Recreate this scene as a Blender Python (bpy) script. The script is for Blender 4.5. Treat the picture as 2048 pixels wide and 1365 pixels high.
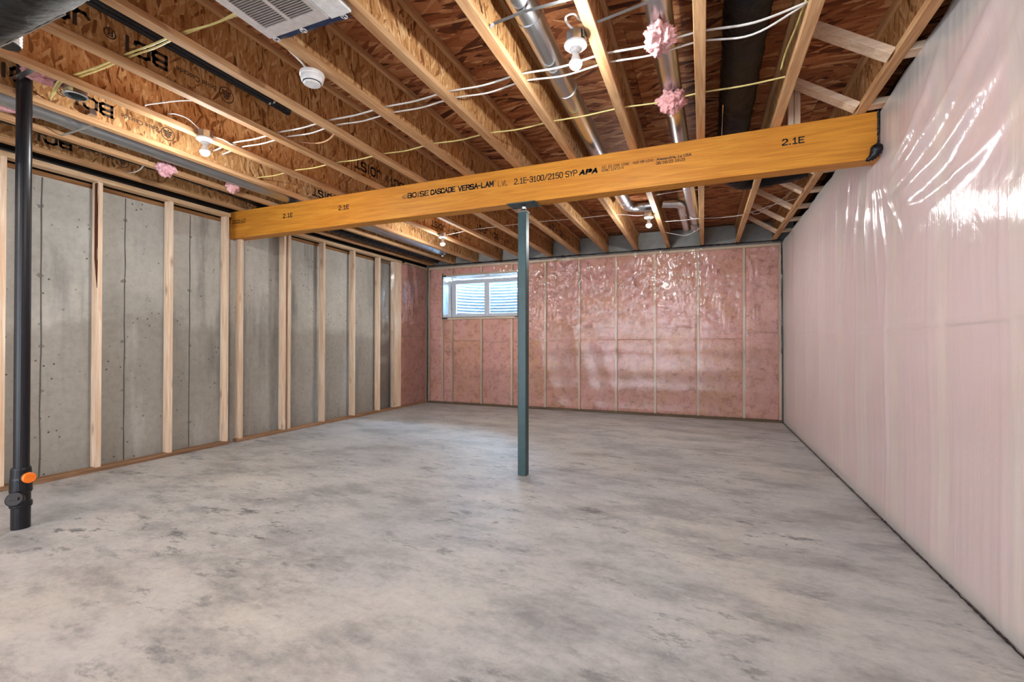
import bpy, bmesh, math, random
import numpy as np
from mathutils import Vector, Matrix, noise

random.seed(7)
PI = math.pi
for o in list(bpy.data.objects):
    bpy.data.objects.remove(o, do_unlink=True)
S = bpy.context.scene
COL = S.collection

# ------------------------------------------------------------------ camera
cam_d = bpy.data.cameras.new('camera')
cam_d.sensor_width = 36.0
cam_d.lens = 923.37 / 2048 * 36.0
cam_d.clip_start = 0.02
cam = bpy.data.objects.new('camera', cam_d)
COL.objects.link(cam)
yaw, pit, rol = 0.3921, 0.0077, 0.0013
fw = Vector((-math.sin(yaw) * math.cos(pit), math.cos(yaw) * math.cos(pit), math.sin(pit)))
rt = Vector((math.cos(yaw), math.sin(yaw), 0))
up = rt.cross(fw)
r2 = rt * math.cos(rol) + up * math.sin(rol)
u2 = -rt * math.sin(rol) + up * math.cos(rol)
M = Matrix((r2, u2, -fw)).transposed().to_4x4()
M.translation = Vector((0, 0, 1.126))
cam.matrix_world = M
S.camera = cam

# ------------------------------------------------------------------ world, light levels, exposure
SKY_STRENGTH = 62.0
BULB_STRENGTH = 850.0
BULB_COLOR = (0.96, 1.0, 1.0)
w = bpy.data.worlds.new('sky')
S.world = w
w.use_nodes = True
bg = w.node_tree.nodes['Background']
bg.inputs[0].default_value = (0.52, 0.76, 1.0, 1)
bg.inputs[1].default_value = SKY_STRENGTH
S.view_settings.view_transform = 'Standard'
S.view_settings.look = 'None'
S.view_settings.gamma = 1.0
S.view_settings.use_curve_mapping = False
S.view_settings.exposure = 1.18
S.cycles.use_denoising = True
S.cycles.use_adaptive_sampling = True
S.cycles.adaptive_threshold = 0.02
S.cycles.max_bounces = 7
S.cycles.diffuse_bounces = 4
S.cycles.glossy_bounces = 3
S.cycles.transparent_max_bounces = 16
S.cycles.caustics_reflective = False
S.cycles.caustics_refractive = False
S.cycles.sample_clamp_indirect = 6.0

# added area light for fill, behind the camera, bounced off the rear wall
def fill_light(name, loc, target, sx, sy, power, color):
    l = bpy.data.lights.new(name, 'AREA')
    l.shape = 'RECTANGLE'
    l.size, l.size_y = sx, sy
    l.energy = power
    l.color = color
    o = bpy.data.objects.new(name, l)
    o.location = loc
    o.rotation_euler = (Vector(target) - Vector(loc)).to_track_quat('-Z', 'Y').to_euler()
    COL.objects.link(o)
fill_light('fill_light', (-2.0, -1.0, 0.6), (-3.0, -2.9, 1.5), 3.0, 1.0, 290, (0.82, 0.97, 1.14))

# room dimensions (metres), x right, y away from the camera, z up
XR, XL, YB, YR = 1.07, -4.93, 7.63, -3.2
ZJ = 2.654            # underside of the joists
ZD = ZJ + 0.302       # underside of the floor deck
XC = -5.07            # face of the left concrete wall
JX = [-4.889 + 0.4877 * i for i in range(13)]

# ------------------------------------------------------------------ node helpers
def new_mat(name):
    m = bpy.data.materials.new(name)
    m.use_nodes = True
    nt = m.node_tree
    for n in list(nt.nodes):
        nt.nodes.remove(n)
    out = nt.nodes.new('ShaderNodeOutputMaterial')
    return m, nt, out

def N(nt, t, **kw):
    n = nt.nodes.new(t)
    for k, v in kw.items():
        if k == 'ins':
            for a, b in v.items():
                n.inputs[a].default_value = b
        else:
            setattr(n, k, v)
    return n

def L(nt, a, b):
    nt.links.new(a, b)

def srgb(r, g, b):
    f = lambda c: (c / 255 / 12.92) if c / 255 <= 0.04045 else ((c / 255 + 0.055) / 1.055) ** 2.4
    return (f(r), f(g), f(b), 1)

def ramp(nt, fac, stops):
    n = N(nt, 'ShaderNodeValToRGB')
    e = n.color_ramp.elements
    while len(e) < len(stops):
        e.new(0.5)
    for i, (p, c) in enumerate(stops):
        e[i].position = p
        e[i].color = c if len(c) == 4 else (*c, 1)
    L(nt, fac, n.inputs[0])
    return n.outputs[0]

def val_ramp(nt, fac, stops):
    return ramp(nt, fac, [(p, (v, v, v, 1)) for p, v in stops])

def mixc(nt, fac, a, b, mode='MIX'):
    n = N(nt, 'ShaderNodeMix', data_type='RGBA', blend_type=mode)
    for i, v in ((0, fac), (6, a), (7, b)):
        if hasattr(v, 'is_linked') or hasattr(v, 'links'):
            L(nt, v, n.inputs[i])
        else:
            n.inputs[i].default_value = v
    return n.outputs[2]

def math_n(nt, op, a, b=0.0):
    n = N(nt, 'ShaderNodeMath', operation=op)
    for i, v in ((0, a), (1, b)):
        if hasattr(v, 'links'):
            L(nt, v, n.inputs[i])
        else:
            n.inputs[i].default_value = v
    return n.outputs[0]

def coords(nt, scale=(1, 1, 1), rot=(0, 0, 0), rnd=0.0, kind='Object'):
    tc = N(nt, 'ShaderNodeTexCoord')
    src = tc.outputs[kind]
    if rnd:
        oi = N(nt, 'ShaderNodeObjectInfo')
        k = math_n(nt, 'MULTIPLY', oi.outputs['Random'], rnd)
        ad = N(nt, 'ShaderNodeVectorMath', operation='ADD')
        L(nt, src, ad.inputs[0])
        L(nt, k, ad.inputs[1])
        src = ad.outputs[0]
    mp = N(nt, 'ShaderNodeMapping')
    mp.inputs['Scale'].default_value = scale
    mp.inputs['Rotation'].default_value = rot
    L(nt, src, mp.inputs[0])
    return mp.outputs[0]

def noise_n(nt, vec, scale=5, detail=4, rough=0.6, dist=0.0):
    n = N(nt, 'ShaderNodeTexNoise', ins={'Scale': scale, 'Detail': detail, 'Roughness': rough, 'Distortion': dist})
    L(nt, vec, n.inputs['Vector'])
    return n.outputs[0]

def voro(nt, vec, scale=5, feature='F1', rnd=1.0):
    n = N(nt, 'ShaderNodeTexVoronoi', feature=feature, ins={'Scale': scale, 'Randomness': rnd})
    L(nt, vec, n.inputs['Vector'])
    return n

def bump(nt, h, strength=0.3, dist=0.01, normal=None):
    n = N(nt, 'ShaderNodeBump', ins={'Strength': strength, 'Distance': dist})
    L(nt, h, n.inputs['Height'])
    if normal is not None:
        L(nt, normal, n.inputs['Normal'])
    return n.outputs[0]

def principled(nt, out, color=None, rough=0.6, metal=0.0, normal=None, spec=0.5, **ins):
    p = N(nt, 'ShaderNodeBsdfPrincipled')
    for k, v in (('Base Color', color), ('Roughness', rough), ('Metallic', metal), ('Specular IOR Level', spec)):
        if v is None:
            continue
        if hasattr(v, 'links'):
            L(nt, v, p.inputs[k])
        else:
            p.inputs[k].default_value = v
    for k, v in ins.items():
        p.inputs[k].default_value = v
    if normal is not None:
        L(nt, normal, p.inputs['Normal'])
    L(nt, p.outputs[0], out.inputs[0])
    return p

def plain(name, c, rough=0.5, metal=0.0, spec=0.5, grain=0.0, gscale=30):
    m, nt, out = new_mat(name)
    v = coords(nt)
    n = noise_n(nt, v, gscale, 3)
    col = ramp(nt, n, [(0.3, tuple(x * 0.86 for x in c[:3])), (0.7, tuple(min(1, x * 1.1) for x in c[:3]))])
    principled(nt, out, col, rough, metal, bump(nt, n, grain, 0.002) if grain else None, spec)
    return m

# ------------------------------------------------------------------ materials
def mat_wood(name, axis, light, dark, knot=0.5, rough=0.75):
    """softwood lumber with the grain along one axis"""
    m, nt, out = new_mat(name)
    sc = [9.0, 9.0, 9.0]
    sc[axis] = 0.55
    v = coords(nt, tuple(sc), rnd=37.0)
    g = noise_n(nt, v, 3.2, 6, 0.65, 0.6)
    sc2 = [60.0, 60.0, 60.0]
    sc2[axis] = 1.6
    v2 = coords(nt, tuple(sc2), rnd=11.0)
    g2 = noise_n(nt, v2, 2.0, 4, 0.6, 0.2)
    col = ramp(nt, g, [(0.28, dark), (0.47, tuple((a + b) / 2 for a, b in zip(light, dark))), (0.62, light), (0.8, tuple(min(1, c * 1.1) for c in light[:3]) + (1,))])
    fine = val_ramp(nt, g2, [(0.3, 0.80), (0.6, 1.0)])
    col = mixc(nt, 1.0, col, fine, 'MULTIPLY')
    sk = [7.0, 7.0, 7.0]
    sk[axis] = 2.6
    vk = coords(nt, tuple(sk), rnd=5.0)
    vk = voro(nt, vk, 1.0)
    kf = val_ramp(nt, vk.outputs['Distance'], [(0.03, 1.0), (0.13, 0.35), (0.2, 0.0)])
    kf = math_n(nt, 'MULTIPLY', kf, knot)
    col = mixc(nt, kf, col, srgb(96, 58, 32))
    oi = N(nt, 'ShaderNodeObjectInfo')
    tint = val_ramp(nt, oi.outputs['Random'], [(0.0, 0.86), (1.0, 1.08)])
    col = mixc(nt, 1.0, col, tint, 'MULTIPLY')
    principled(nt, out, col, rough, 0, bump(nt, g2, 0.25, 0.002), 0.3)
    return m

def mat_osb(name, cols, along=0, flake=1.0, spread=1.0, bstr=0.5):
    """oriented strand board: several layers of long flakes at different angles"""
    m, nt, out = new_mat(name)
    layers = []
    for k, (ang, s, ln) in enumerate(((0.10, 26, 7.0), (-0.55, 20, 6.0), (0.62, 23, 5.0), (-0.12, 34, 8.0))):
        ang *= spread
        # flat board in the plane given by along: 0 = strands along x in the xy plane, 2 = strands along z in the yz plane
        if along == 0:
            v = coords(nt, rot=(0, 0, ang), rnd=19.0 + k)
            mp = N(nt, 'ShaderNodeMapping')
            mp.inputs['Scale'].default_value = (1 / ln, 1, 0.3)
        else:
            v = coords(nt, rot=(ang, 0, 0), rnd=19.0 + k)
            mp = N(nt, 'ShaderNodeMapping')
            mp.inputs['Scale'].default_value = (0.3, 1, 1 / ln)
        L(nt, v, mp.inputs[0])
        dn = N(nt, 'ShaderNodeTexNoise', ins={'Scale': 9.0, 'Detail': 2})
        L(nt, mp.outputs[0], dn.inputs['Vector'])
        ad = N(nt, 'ShaderNodeMixRGB', blend_type='LINEAR_LIGHT')
        ad.inputs[0].default_value = 0.03
        L(nt, mp.outputs[0], ad.inputs[1])
        L(nt, dn.outputs['Color'], ad.inputs[2])
        layers.append(voro(nt, ad.outputs[0], s * flake))
    def sel(i):
        sp = N(nt, 'ShaderNodeSeparateColor')
        L(nt, layers[i].outputs['Color'], sp.inputs[0])
        return sp.outputs
    s0, s1, s2, s3 = sel(0), sel(1), sel(2), sel(3)
    m1 = val_ramp(nt, s1[1], [(0.52, 0.0), (0.54, 1.0)])
    m2 = val_ramp(nt, s2[1], [(0.66, 0.0), (0.68, 1.0)])
    m3 = val_ramp(nt, s3[1], [(0.72, 0.0), (0.74, 1.0)])
    h = mixc(nt, m1, s0[0], s1[0])
    h = mixc(nt, m2, h, s2[0])
    h = mixc(nt, m3, h, s3[0])
    st = [(0.0, cols[0]), (0.18, cols[1]), (0.5, cols[2]), (0.8, cols[3]), (1.0, cols[4])]
    col = ramp(nt, h, st)
    fv = coords(nt, (90, 8, 90) if along == 0 else (90, 90, 8))
    f = noise_n(nt, fv, 2, 3)
    col = mixc(nt, 1.0, col, val_ramp(nt, f, [(0.3, 0.8), (0.65, 1.05)]), 'MULTIPLY')
    principled(nt, out, col, 0.72, 0, bump(nt, f, bstr, 0.003), 0.25)
    return m

def mat_floor():
    m, nt, out = new_mat('floor_concrete')
    v = coords(nt)
    big = noise_n(nt, v, 0.6, 4, 0.6, 0.0)
    vm = coords(nt, (1.0, 2.0, 1.0), rot=(0, 0, 0.55))
    mid = noise_n(nt, vm, 1.5, 12, 0.74, 0.0)
    vs = coords(nt, (1.0, 2.4, 1.0), rot=(0, 0, 0.85))
    blot = noise_n(nt, vs, 4.2, 10, 0.76, 0.0)
    fine = noise_n(nt, v, 24, 8, 0.82)
    c = ramp(nt, big, [(0.34, srgb(172, 173, 174)), (0.5, srgb(184, 182, 179)), (0.66, srgb(190, 185, 176))])
    c = mixc(nt, val_ramp(nt, mid, [(0.38, 0.85), (0.46, 0.40), (0.53, 0.0)]), c, srgb(138, 137, 136))
    c = mixc(nt, val_ramp(nt, mid, [(0.54, 0.0), (0.66, 0.5)]), c, srgb(206, 202, 195))
    # trowel burns: small dark scuffs, gathered where the slab was finished late
    where = val_ramp(nt, noise_n(nt, v, 0.9, 3), [(0.42, 0.15), (0.6, 1.0)])
    sc = math_n(nt, 'MULTIPLY', val_ramp(nt, blot, [(0.36, 1.0), (0.42, 0.5), (0.455, 0.0)]), where)
    c = mixc(nt, sc, c, srgb(100, 100, 101))
    c = mixc(nt, 1.0, c, val_ramp(nt, fine, [(0.30, 0.80), (0.5, 1.0), (0.70, 1.10)]), 'MULTIPLY')
    sp = voro(nt, v, 3.1)
    c = mixc(nt, val_ramp(nt, sp.outputs['Distance'], [(0.012, 0.8), (0.03, 0.0)]), c, srgb(70, 68, 66))
    r = val_ramp(nt, mid, [(0.35, 0.40), (0.65, 0.56)])
    h = math_n(nt, 'ADD', mid, math_n(nt, 'MULTIPLY', fine, 0.3))
    principled(nt, out, c, r, 0, bump(nt, h, 0.25, 0.006), 0.4)
    return m

def mat_concrete_wall():
    m, nt, out = new_mat('wall_concrete')
    v = coords(nt)
    big = noise_n(nt, v, 0.9, 6, 0.62, 0.3)
    vs = coords(nt, (1, 4.0, 0.55))
    run = noise_n(nt, vs, 1.3, 5, 0.55, 0.1)
    fine = noise_n(nt, v, 16, 9, 0.8)
    c = ramp(nt, big, [(0.3, srgb(160, 157, 149)), (0.5, srgb(184, 180, 170)), (0.7, srgb(200, 196, 187))])
    # colour is darker below a wavering line around mid height
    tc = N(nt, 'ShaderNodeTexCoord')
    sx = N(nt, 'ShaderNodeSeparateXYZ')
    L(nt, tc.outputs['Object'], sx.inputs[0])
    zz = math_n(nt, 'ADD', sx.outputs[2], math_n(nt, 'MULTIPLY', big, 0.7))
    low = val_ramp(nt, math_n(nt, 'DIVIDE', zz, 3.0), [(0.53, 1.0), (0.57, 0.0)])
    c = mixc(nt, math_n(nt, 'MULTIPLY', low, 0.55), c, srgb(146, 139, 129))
    c = mixc(nt, val_ramp(nt, run, [(0.30, 0.65), (0.40, 0.2), (0.46, 0.0)]), c, srgb(126, 123, 118))
    c = mixc(nt, val_ramp(nt, run, [(0.62, 0.0), (0.75, 0.35)]), c, srgb(205, 203, 198))
    vo = voro(nt, coords(nt), 17.0)
    pit = val_ramp(nt, vo.outputs['Distance'], [(0.08, 1.0), (0.17, 0.0)])
    pm = val_ramp(nt, noise_n(nt, v, 3.0, 3), [(0.48, 0.0), (0.58, 1.0)])
    pit = math_n(nt, 'MULTIPLY', pit, pm)
    c = mixc(nt, pit, c, srgb(84, 81, 77))
    c = mixc(nt, 1.0, c, val_ramp(nt, fine, [(0.28, 0.80), (0.55, 1.0), (0.75, 1.06)]), 'MULTIPLY')
    h = math_n(nt, 'SUBTRACT', math_n(nt, 'MULTIPLY', fine, 0.4), pit)
    principled(nt, out, c, 0.82, 0, bump(nt, h, 0.35, 0.006), 0.3)
    return m

def mat_pink(name, a, b, d):
    """fibreglass: rosy patches, tan patches where the binder shows, small dark pits"""
    m, nt, out = new_mat(name)
    v = coords(nt, rnd=9.0)
    n1 = noise_n(nt, v, 2.6, 5, 0.6, 0.6)
    n2 = noise_n(nt, v, 10, 10, 0.82, 0.3)
    n3 = noise_n(nt, coords(nt, (1, 1, 1), rnd=3.0), 55, 5, 0.75, 1.2)
    c = ramp(nt, n1, [(0.40, b), (0.50, a), (0.62, tuple(x * y for x, y in zip(a[:3], (1.0, 0.96, 1.06))) + (1,))])
    c = mixc(nt, val_ramp(nt, n2, [(0.34, 0.9), (0.43, 0.4), (0.51, 0.0)]), c, d)
    c = mixc(nt, val_ramp(nt, n2, [(0.55, 0.0), (0.68, 0.35)]), c, tuple(min(1, x * 1.12) for x in a[:3]) + (1,))
    c = mixc(nt, 1.0, c, val_ramp(nt, n3, [(0.32, 0.80), (0.6, 1.05)]), 'MULTIPLY')
    h = math_n(nt, 'ADD', n2, math_n(nt, 'MULTIPLY', n3, 0.5))
    principled(nt, out, c, 0.95, 0, bump(nt, h, 0.6, 0.02), 0.1)
    return m

def mat_film(name, milk, rough, spec, stretch, tint=(0.97, 0.96, 0.95, 1), bstr=0.35, streak=0.0):
    """clear polyethylene sheet: see-through, with sharp window-like highlights on the creases"""
    m, nt, out = new_mat(name)
    v = coords(nt, stretch)
    n1 = noise_n(nt, v, 9, 5, 0.6, 0.5)
    n2 = noise_n(nt, coords(nt), 3.0, 4, 0.6, 1.0)
    h = math_n(nt, 'ADD', n1, math_n(nt, 'MULTIPLY', n2, 1.5))
    bn = bump(nt, h, bstr, 0.012)
    tr = N(nt, 'ShaderNodeBsdfTransparent')
    tr.inputs[0].default_value = tint
    gl = N(nt, 'ShaderNodeBsdfGlossy')
    gl.inputs['Color'].default_value = (1, 1, 1, 1)
    gl.inputs['Roughness'].default_value = rough
    L(nt, bn, gl.inputs['Normal'])
    df = N(nt, 'ShaderNodeBsdfDiffuse')
    df.inputs[0].default_value = (0.88, 0.825, 0.80, 1)  # pink light scattered back from the insulation is tinted into the film
    L(nt, bn, df.inputs['Normal'])
    fr = N(nt, 'ShaderNodeFresnel')
    fr.inputs[0].default_value = 1.45
    k = math_n(nt, 'MINIMUM', math_n(nt, 'MULTIPLY', fr.outputs[0], spec), 0.9)
    m1 = N(nt, 'ShaderNodeMixShader')
    n3 = noise_n(nt, coords(nt), 1.6, 2, 0.5, 0.0)
    mk = math_n(nt, 'MULTIPLY', val_ramp(nt, n3, [(0.3, 0.96), (0.7, 1.0)]), milk)
    if streak:
        sv = noise_n(nt, coords(nt, (1, 30, 0.7)), 1.0, 4, 0.6, 0.0)
        mk = math_n(nt, 'ADD', mk, math_n(nt, 'MULTIPLY', math_n(nt, 'SUBTRACT', sv, 0.5), streak))
    L(nt, mk, m1.inputs[0])
    L(nt, tr.outputs[0], m1.inputs[1])
    L(nt, df.outputs[0], m1.inputs[2])
    m2 = N(nt, 'ShaderNodeMixShader')
    L(nt, k, m2.inputs[0])
    L(nt, m1.outputs[0], m2.inputs[1])
    L(nt, gl.outputs[0], m2.inputs[2])
    L(nt, m2.outputs[0], out.inputs[0])
    return m

def mat_galv(name='galvanised_steel', c=(0.62, 0.64, 0.66, 1), r=0.27):
    m, nt, out = new_mat(name)
    v = coords(nt)
    n = voro(nt, v, 28)
    sp = N(nt, 'ShaderNodeSeparateColor')
    L(nt, n.outputs['Color'], sp.inputs[0])
    rr = val_ramp(nt, sp.outputs[0], [(0, r * 0.9), (1, r * 1.2)])
    n2 = noise_n(nt, v, 6, 4)
    col = ramp(nt, n2, [(0.3, tuple(x * 0.85 for x in c[:3])), (0.7, c)])
    principled(nt, out, col, r, 1.0, bump(nt, n2, 0.03, 0.006))
    return m

def mat_black_foil():
    m, nt, out = new_mat('black_duct_wrap')
    v = coords(nt, (5, 5, 5))
    n = noise_n(nt, v, 9, 6, 0.75, 1.8)
    n2 = noise_n(nt, coords(nt), 60, 4, 0.7)
    c = ramp(nt, n, [(0.35, (0.002, 0.002, 0.003)), (0.7, (0.014, 0.013, 0.013))])
    h = math_n(nt, 'ADD', n, math_n(nt, 'MULTIPLY', n2, 0.3))
    principled(nt, out, c, 0.34, 0.0, bump(nt, h, 0.5, 0.012), 0.14)
    return m

def mat_emit(name, color, strength):
    m, nt, out = new_mat(name)
    e = N(nt, 'ShaderNodeEmission')
    e.inputs[0].default_value = (*color, 1)
    e.inputs[1].default_value = strength
    L(nt, e.outputs[0], out.inputs[0])
    return m

SPRUCE_L, SPRUCE_D = srgb(240, 214, 186), srgb(214, 176, 142)
FIR_L, FIR_D = srgb(216, 172, 126), srgb(178, 124, 80)
MT = {
    'floor': mat_floor(),
    'conc': mat_concrete_wall(),
    'stud_z': mat_wood('spruce_upright', 2, SPRUCE_L, SPRUCE_D, 0.55),
    'stud_pale': mat_wood('pale_spruce_upright', 2, srgb(246, 216, 190), srgb(226, 186, 152), 0.4),
    'stud_y': mat_wood('spruce_along_wall', 1, srgb(214, 184, 148), srgb(176, 134, 96), 0.45),
    'stud_x': mat_wood('spruce_across', 0, SPRUCE_L, SPRUCE_D, 0.45),
    'plate_y': mat_wood('bottom_plate_wood', 1, srgb(170, 132, 100), srgb(118, 82, 56), 0.7),
    'plate_x': mat_wood('treated_plate_wood', 0, srgb(122, 98, 74), srgb(82, 62, 46), 0.5),
    'flange': mat_wood('flange_lumber', 1, FIR_L, FIR_D, 0.35),
    'beam': mat_wood('laminated_veneer', 0, srgb(222, 150, 54), srgb(194, 118, 36), 0.12, 0.5),
    'web': mat_osb('strand_board_web', [srgb(120, 74, 38), srgb(180, 124, 74), srgb(200, 148, 94), srgb(210, 162, 108), srgb(226, 188, 138)], 2, 2.3, 1.0, 0.4),
    'deck': mat_osb('strand_board_deck', [srgb(74, 36, 20), srgb(140, 80, 48), srgb(172, 106, 66), srgb(190, 126, 82), srgb(218, 166, 118)], 0, 1.15, 0.8, 0.7),
    'pink': mat_pink('pink_fibreglass', srgb(250, 184, 166), srgb(244, 176, 150), srgb(184, 112, 90)),
    'pink_low': mat_pink('pink_fibreglass_tan', srgb(244, 176, 152), srgb(238, 172, 138), srgb(170, 102, 76)),
    'pink_r': mat_pink('pink_fibreglass_soft', srgb(250, 182, 182), srgb(242, 168, 158), srgb(196, 124, 120)),
    'tuft': mat_pink('pink_fluff', srgb(242, 190, 188), srgb(232, 170, 168), srgb(205, 136, 136)),
    'film_b': mat_film('poly_sheet_clear', 0.05, 0.18, 1.1, (1.4, 1, 0.5), tint=(0.99, 0.985, 0.98, 1), bstr=0.3),
    'film_r': mat_film('poly_sheet_hazy', 0.525, 0.12, 0.16, (1, 3.6, 0.3), tint=(0.99, 0.985, 0.98, 1), bstr=0.30, streak=0.03),
    'galv': mat_galv(),
    'galv_dull': mat_galv('dull_galvanised_steel', (0.46, 0.48, 0.50, 1), 0.38),
    'foil': mat_black_foil(),
    'abs': plain('black_plastic_pipe', (0.010, 0.010, 0.013, 1), 0.30, 0, 0.35),
    'orange': plain('orange_plastic', srgb(244, 120, 22), 0.4),
    'steel': plain('grey_green_primer', srgb(50, 74, 77), 0.42, 0.1, 0.5, 0.05, 20),
    'bolt': plain('dark_steel', srgb(66, 76, 84), 0.35, 0.8),
    'white': plain('white_plastic', srgb(232, 230, 228), 0.4),
    'vinyl': plain('white_vinyl', srgb(226, 230, 236), 0.35),
    'grille': plain('pale_grey_grille', srgb(204, 194, 189), 0.5),
    'cable_w': plain('white_cable_jacket', srgb(228, 224, 218), 0.45),
    'cable_y': plain('yellow_cable_jacket', srgb(216, 198, 128), 0.5),
    'cable_t': plain('tan_pipe', srgb(196, 146, 106), 0.5),
    'ink': plain('black_ink', (0.012, 0.011, 0.010, 1), 0.6),
    'ink_soft': plain('faded_ink', srgb(66, 52, 42), 0.8),
    'tape': plain('black_sealant', (0.008, 0.008, 0.011, 1), 0.35, 0, 0.3),
    'blue': plain('navy_film', srgb(24, 40, 74), 0.25),
    'bark': plain('bark', srgb(84, 46, 26), 0.9, 0, 0.2, 0.8, 40),
    'rim': plain('grey_rim_insulation', srgb(168, 168, 163), 0.85, 0, 0.2, 0.6, 12),
    'dark': plain('rim_in_shade', srgb(44, 42, 40), 0.6, 0, 0.3, 0.4, 10),  # side rim boards coloured dark for the shadow beyond the end joists
    'seam': plain('concrete_fin', srgb(96, 92, 86), 0.9, 0, 0.2, 0.5, 40),
    'tie': plain('tie_patch', srgb(138, 134, 127), 0.9, 0, 0.2, 0.6, 60),
    'well': plain('corrugated_well_steel', srgb(112, 120, 130), 0.5, 0.2),
    'gravel': plain('well_gravel', srgb(140, 136, 128), 0.9, 0, 0.3, 0.9, 50),
    'soil': plain('ground_outside', srgb(96, 90, 78), 0.95),
    'bulb': mat_emit('lit_bulb', BULB_COLOR, BULB_STRENGTH),
    'rear': plain('rear_wall_board', srgb(232, 232, 232), 0.9),
    'wrap': mat_film('window_wrap', 0.75, 0.16, 1.6, (1.5, 1.5, 0.5), bstr=0.5),
    'dbrown': mat_wood('mud_sill_wood', 1, srgb(170, 122, 76), srgb(122, 80, 46), 0.5),
}
def mat_glass():
    m, nt, out = new_mat('window_glass')
    tr = N(nt, 'ShaderNodeBsdfTransparent')
    tr.inputs[0].default_value = (0.94, 0.97, 0.98, 1)
    gl = N(nt, 'ShaderNodeBsdfGlossy')
    gl.inputs['Roughness'].default_value = 0.03
    fr = N(nt, 'ShaderNodeFresnel')
    mx = N(nt, 'ShaderNodeMixShader')
    L(nt, fr.outputs[0], mx.inputs[0]); L(nt, tr.outputs[0], mx.inputs[1]); L(nt, gl.outputs[0], mx.inputs[2])
    L(nt, mx.outputs[0], out.inputs[0])
    return m
MT['glass'] = mat_glass()

# ------------------------------------------------------------------ geometry helpers
class MB:
    def __init__(s):
        s.v, s.f = [], []
    def add(s, vs, fs):
        b = len(s.v)
        s.v += [tuple(p) for p in vs]
        s.f += [tuple(i + b for i in q) for q in fs]
        return s
    def box(s, x0, y0, z0, x1, y1, z1):
        vs = [(x, y, z) for x in (x0, x1) for y in (y0, y1) for z in (z0, z1)]
        return s.add(vs, [(0, 1, 3, 2), (4, 6, 7, 5), (0, 4, 5, 1), (2, 3, 7, 6), (0, 2, 6, 4), (1, 5, 7, 3)])
    def tube(s, pts, r, n=10, caps=True, flat=1.0, wob=None):
        pts = [Vector(p) for p in pts]
        rr = r if hasattr(r, '__len__') else [r] * len(pts)
        t0 = (pts[1] - pts[0]).normalized()
        a = Vector((0, 0, 1)) if abs(t0.z) < 0.9 else Vector((1, 0, 0))
        u = t0.cross(a).normalized()
        vs, fs = [], []
        for i, p in enumerate(pts):
            t = (pts[min(i + 1, len(pts) - 1)] - pts[max(i - 1, 0)]).normalized()
            u = (u - t * u.dot(t)).normalized()
            w_ = t.cross(u)
            for k in range(n):
                an = 2 * PI * k / n
                q = rr[i] * (wob(i, k) if wob else 1.0)
                vs.append(p + u * math.cos(an) * q + w_ * math.sin(an) * q * flat)
        for i in range(len(pts) - 1):
            for k in range(n):
                a0, a1 = i * n + k, i * n + (k + 1) % n
                fs.append((a0, a1, a1 + n, a0 + n))
        if caps:
            fs.append(tuple(range(n - 1, -1, -1)))
            fs.append(tuple(range((len(pts) - 1) * n, len(pts) * n)))
        return s.add(vs, fs)
    def lathe(s, prof, c=(0, 0, 0), n=24, axis=None):
        """profile of (radius, height) turned round a vertical (or given) axis"""
        ax = Vector(axis).normalized() if axis else Vector((0, 0, 1))
        a = Vector((1, 0, 0)) if abs(ax.x) < 0.9 else Vector((0, 1, 0))
        u = ax.cross(a).normalized()
        w_ = ax.cross(u)
        vs, fs = [], []
        for r, h in prof:
            for k in range(n):
                an = 2 * PI * k / n
                vs.append(Vector(c) + ax * h + (u * math.cos(an) + w_ * math.sin(an)) * r)
        for i in range(len(prof) - 1):
            for k in range(n):
                a0, a1 = i * n + k, i * n + (k + 1) % n
                fs.append((a0, a1, a1 + n, a0 + n))
        fs.append(tuple(range(n - 1, -1, -1)))
        fs.append(tuple(range((len(prof) - 1) * n, len(prof) * n)))
        return s.add(vs, fs)
    def grid(s, nu, nv, fn):
        vs = [fn(i / nu, j / nv) for j in range(nv + 1) for i in range(nu + 1)]
        fs = [(j * (nu + 1) + i, j * (nu + 1) + i + 1, (j + 1) * (nu + 1) + i + 1, (j + 1) * (nu + 1) + i) for j in range(nv) for i in range(nu)]
        return s.add(vs, fs)
    def build(s, name, mat, parent=None, loc=None, smooth=False, bevel=0.0):
        me = bpy.data.meshes.new(name)
        base = Vector(loc) if loc is not None else (Vector(WORLD[parent.name]) if parent else Vector((0, 0, 0)))
        me.from_pydata([(a - base.x, b - base.y, c - base.z) for a, b, c in s.v], [], s.f)
        me.update()
        bm = bmesh.new()
        bm.from_mesh(me)
        bmesh.ops.recalc_face_normals(bm, faces=bm.faces)
        if bevel:
            bmesh.ops.bevel(bm, geom=list(bm.edges), offset=bevel, segments=1, affect='EDGES', profile=0.5)
        bm.to_mesh(me)
        bm.free()
        if smooth:
            me.polygons.foreach_set('use_smooth', [True] * len(me.polygons))
        me.materials.append(MT[mat] if isinstance(mat, str) else mat)
        o = bpy.data.objects.new(name, me)
        COL.objects.link(o)
        if parent:
            o.parent = parent
        else:
            o.location = base
        WORLD[o.name] = tuple(base)
        return o

WORLD = {}

def tag(o, label=None, cat=None, group=None, kind=None):
    if label: o['label'] = label
    if cat: o['category'] = cat
    if group: o['group'] = group
    if kind: o['kind'] = kind
    return o

def empty(name, loc, label, cat, group=None):
    o = bpy.data.objects.new(name, None)
    o.empty_display_size = 0.1
    COL.objects.link(o)
    o.location = loc
    WORLD[o.name] = tuple(loc)
    return tag(o, label, cat, group)

def lum(name, mat, parent, x0, y0, z0, x1, y1, z1, bev=0.003):
    return MB().box(x0, y0, z0, x1, y1, z1).build(name, mat, parent, bevel=bev)

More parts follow.
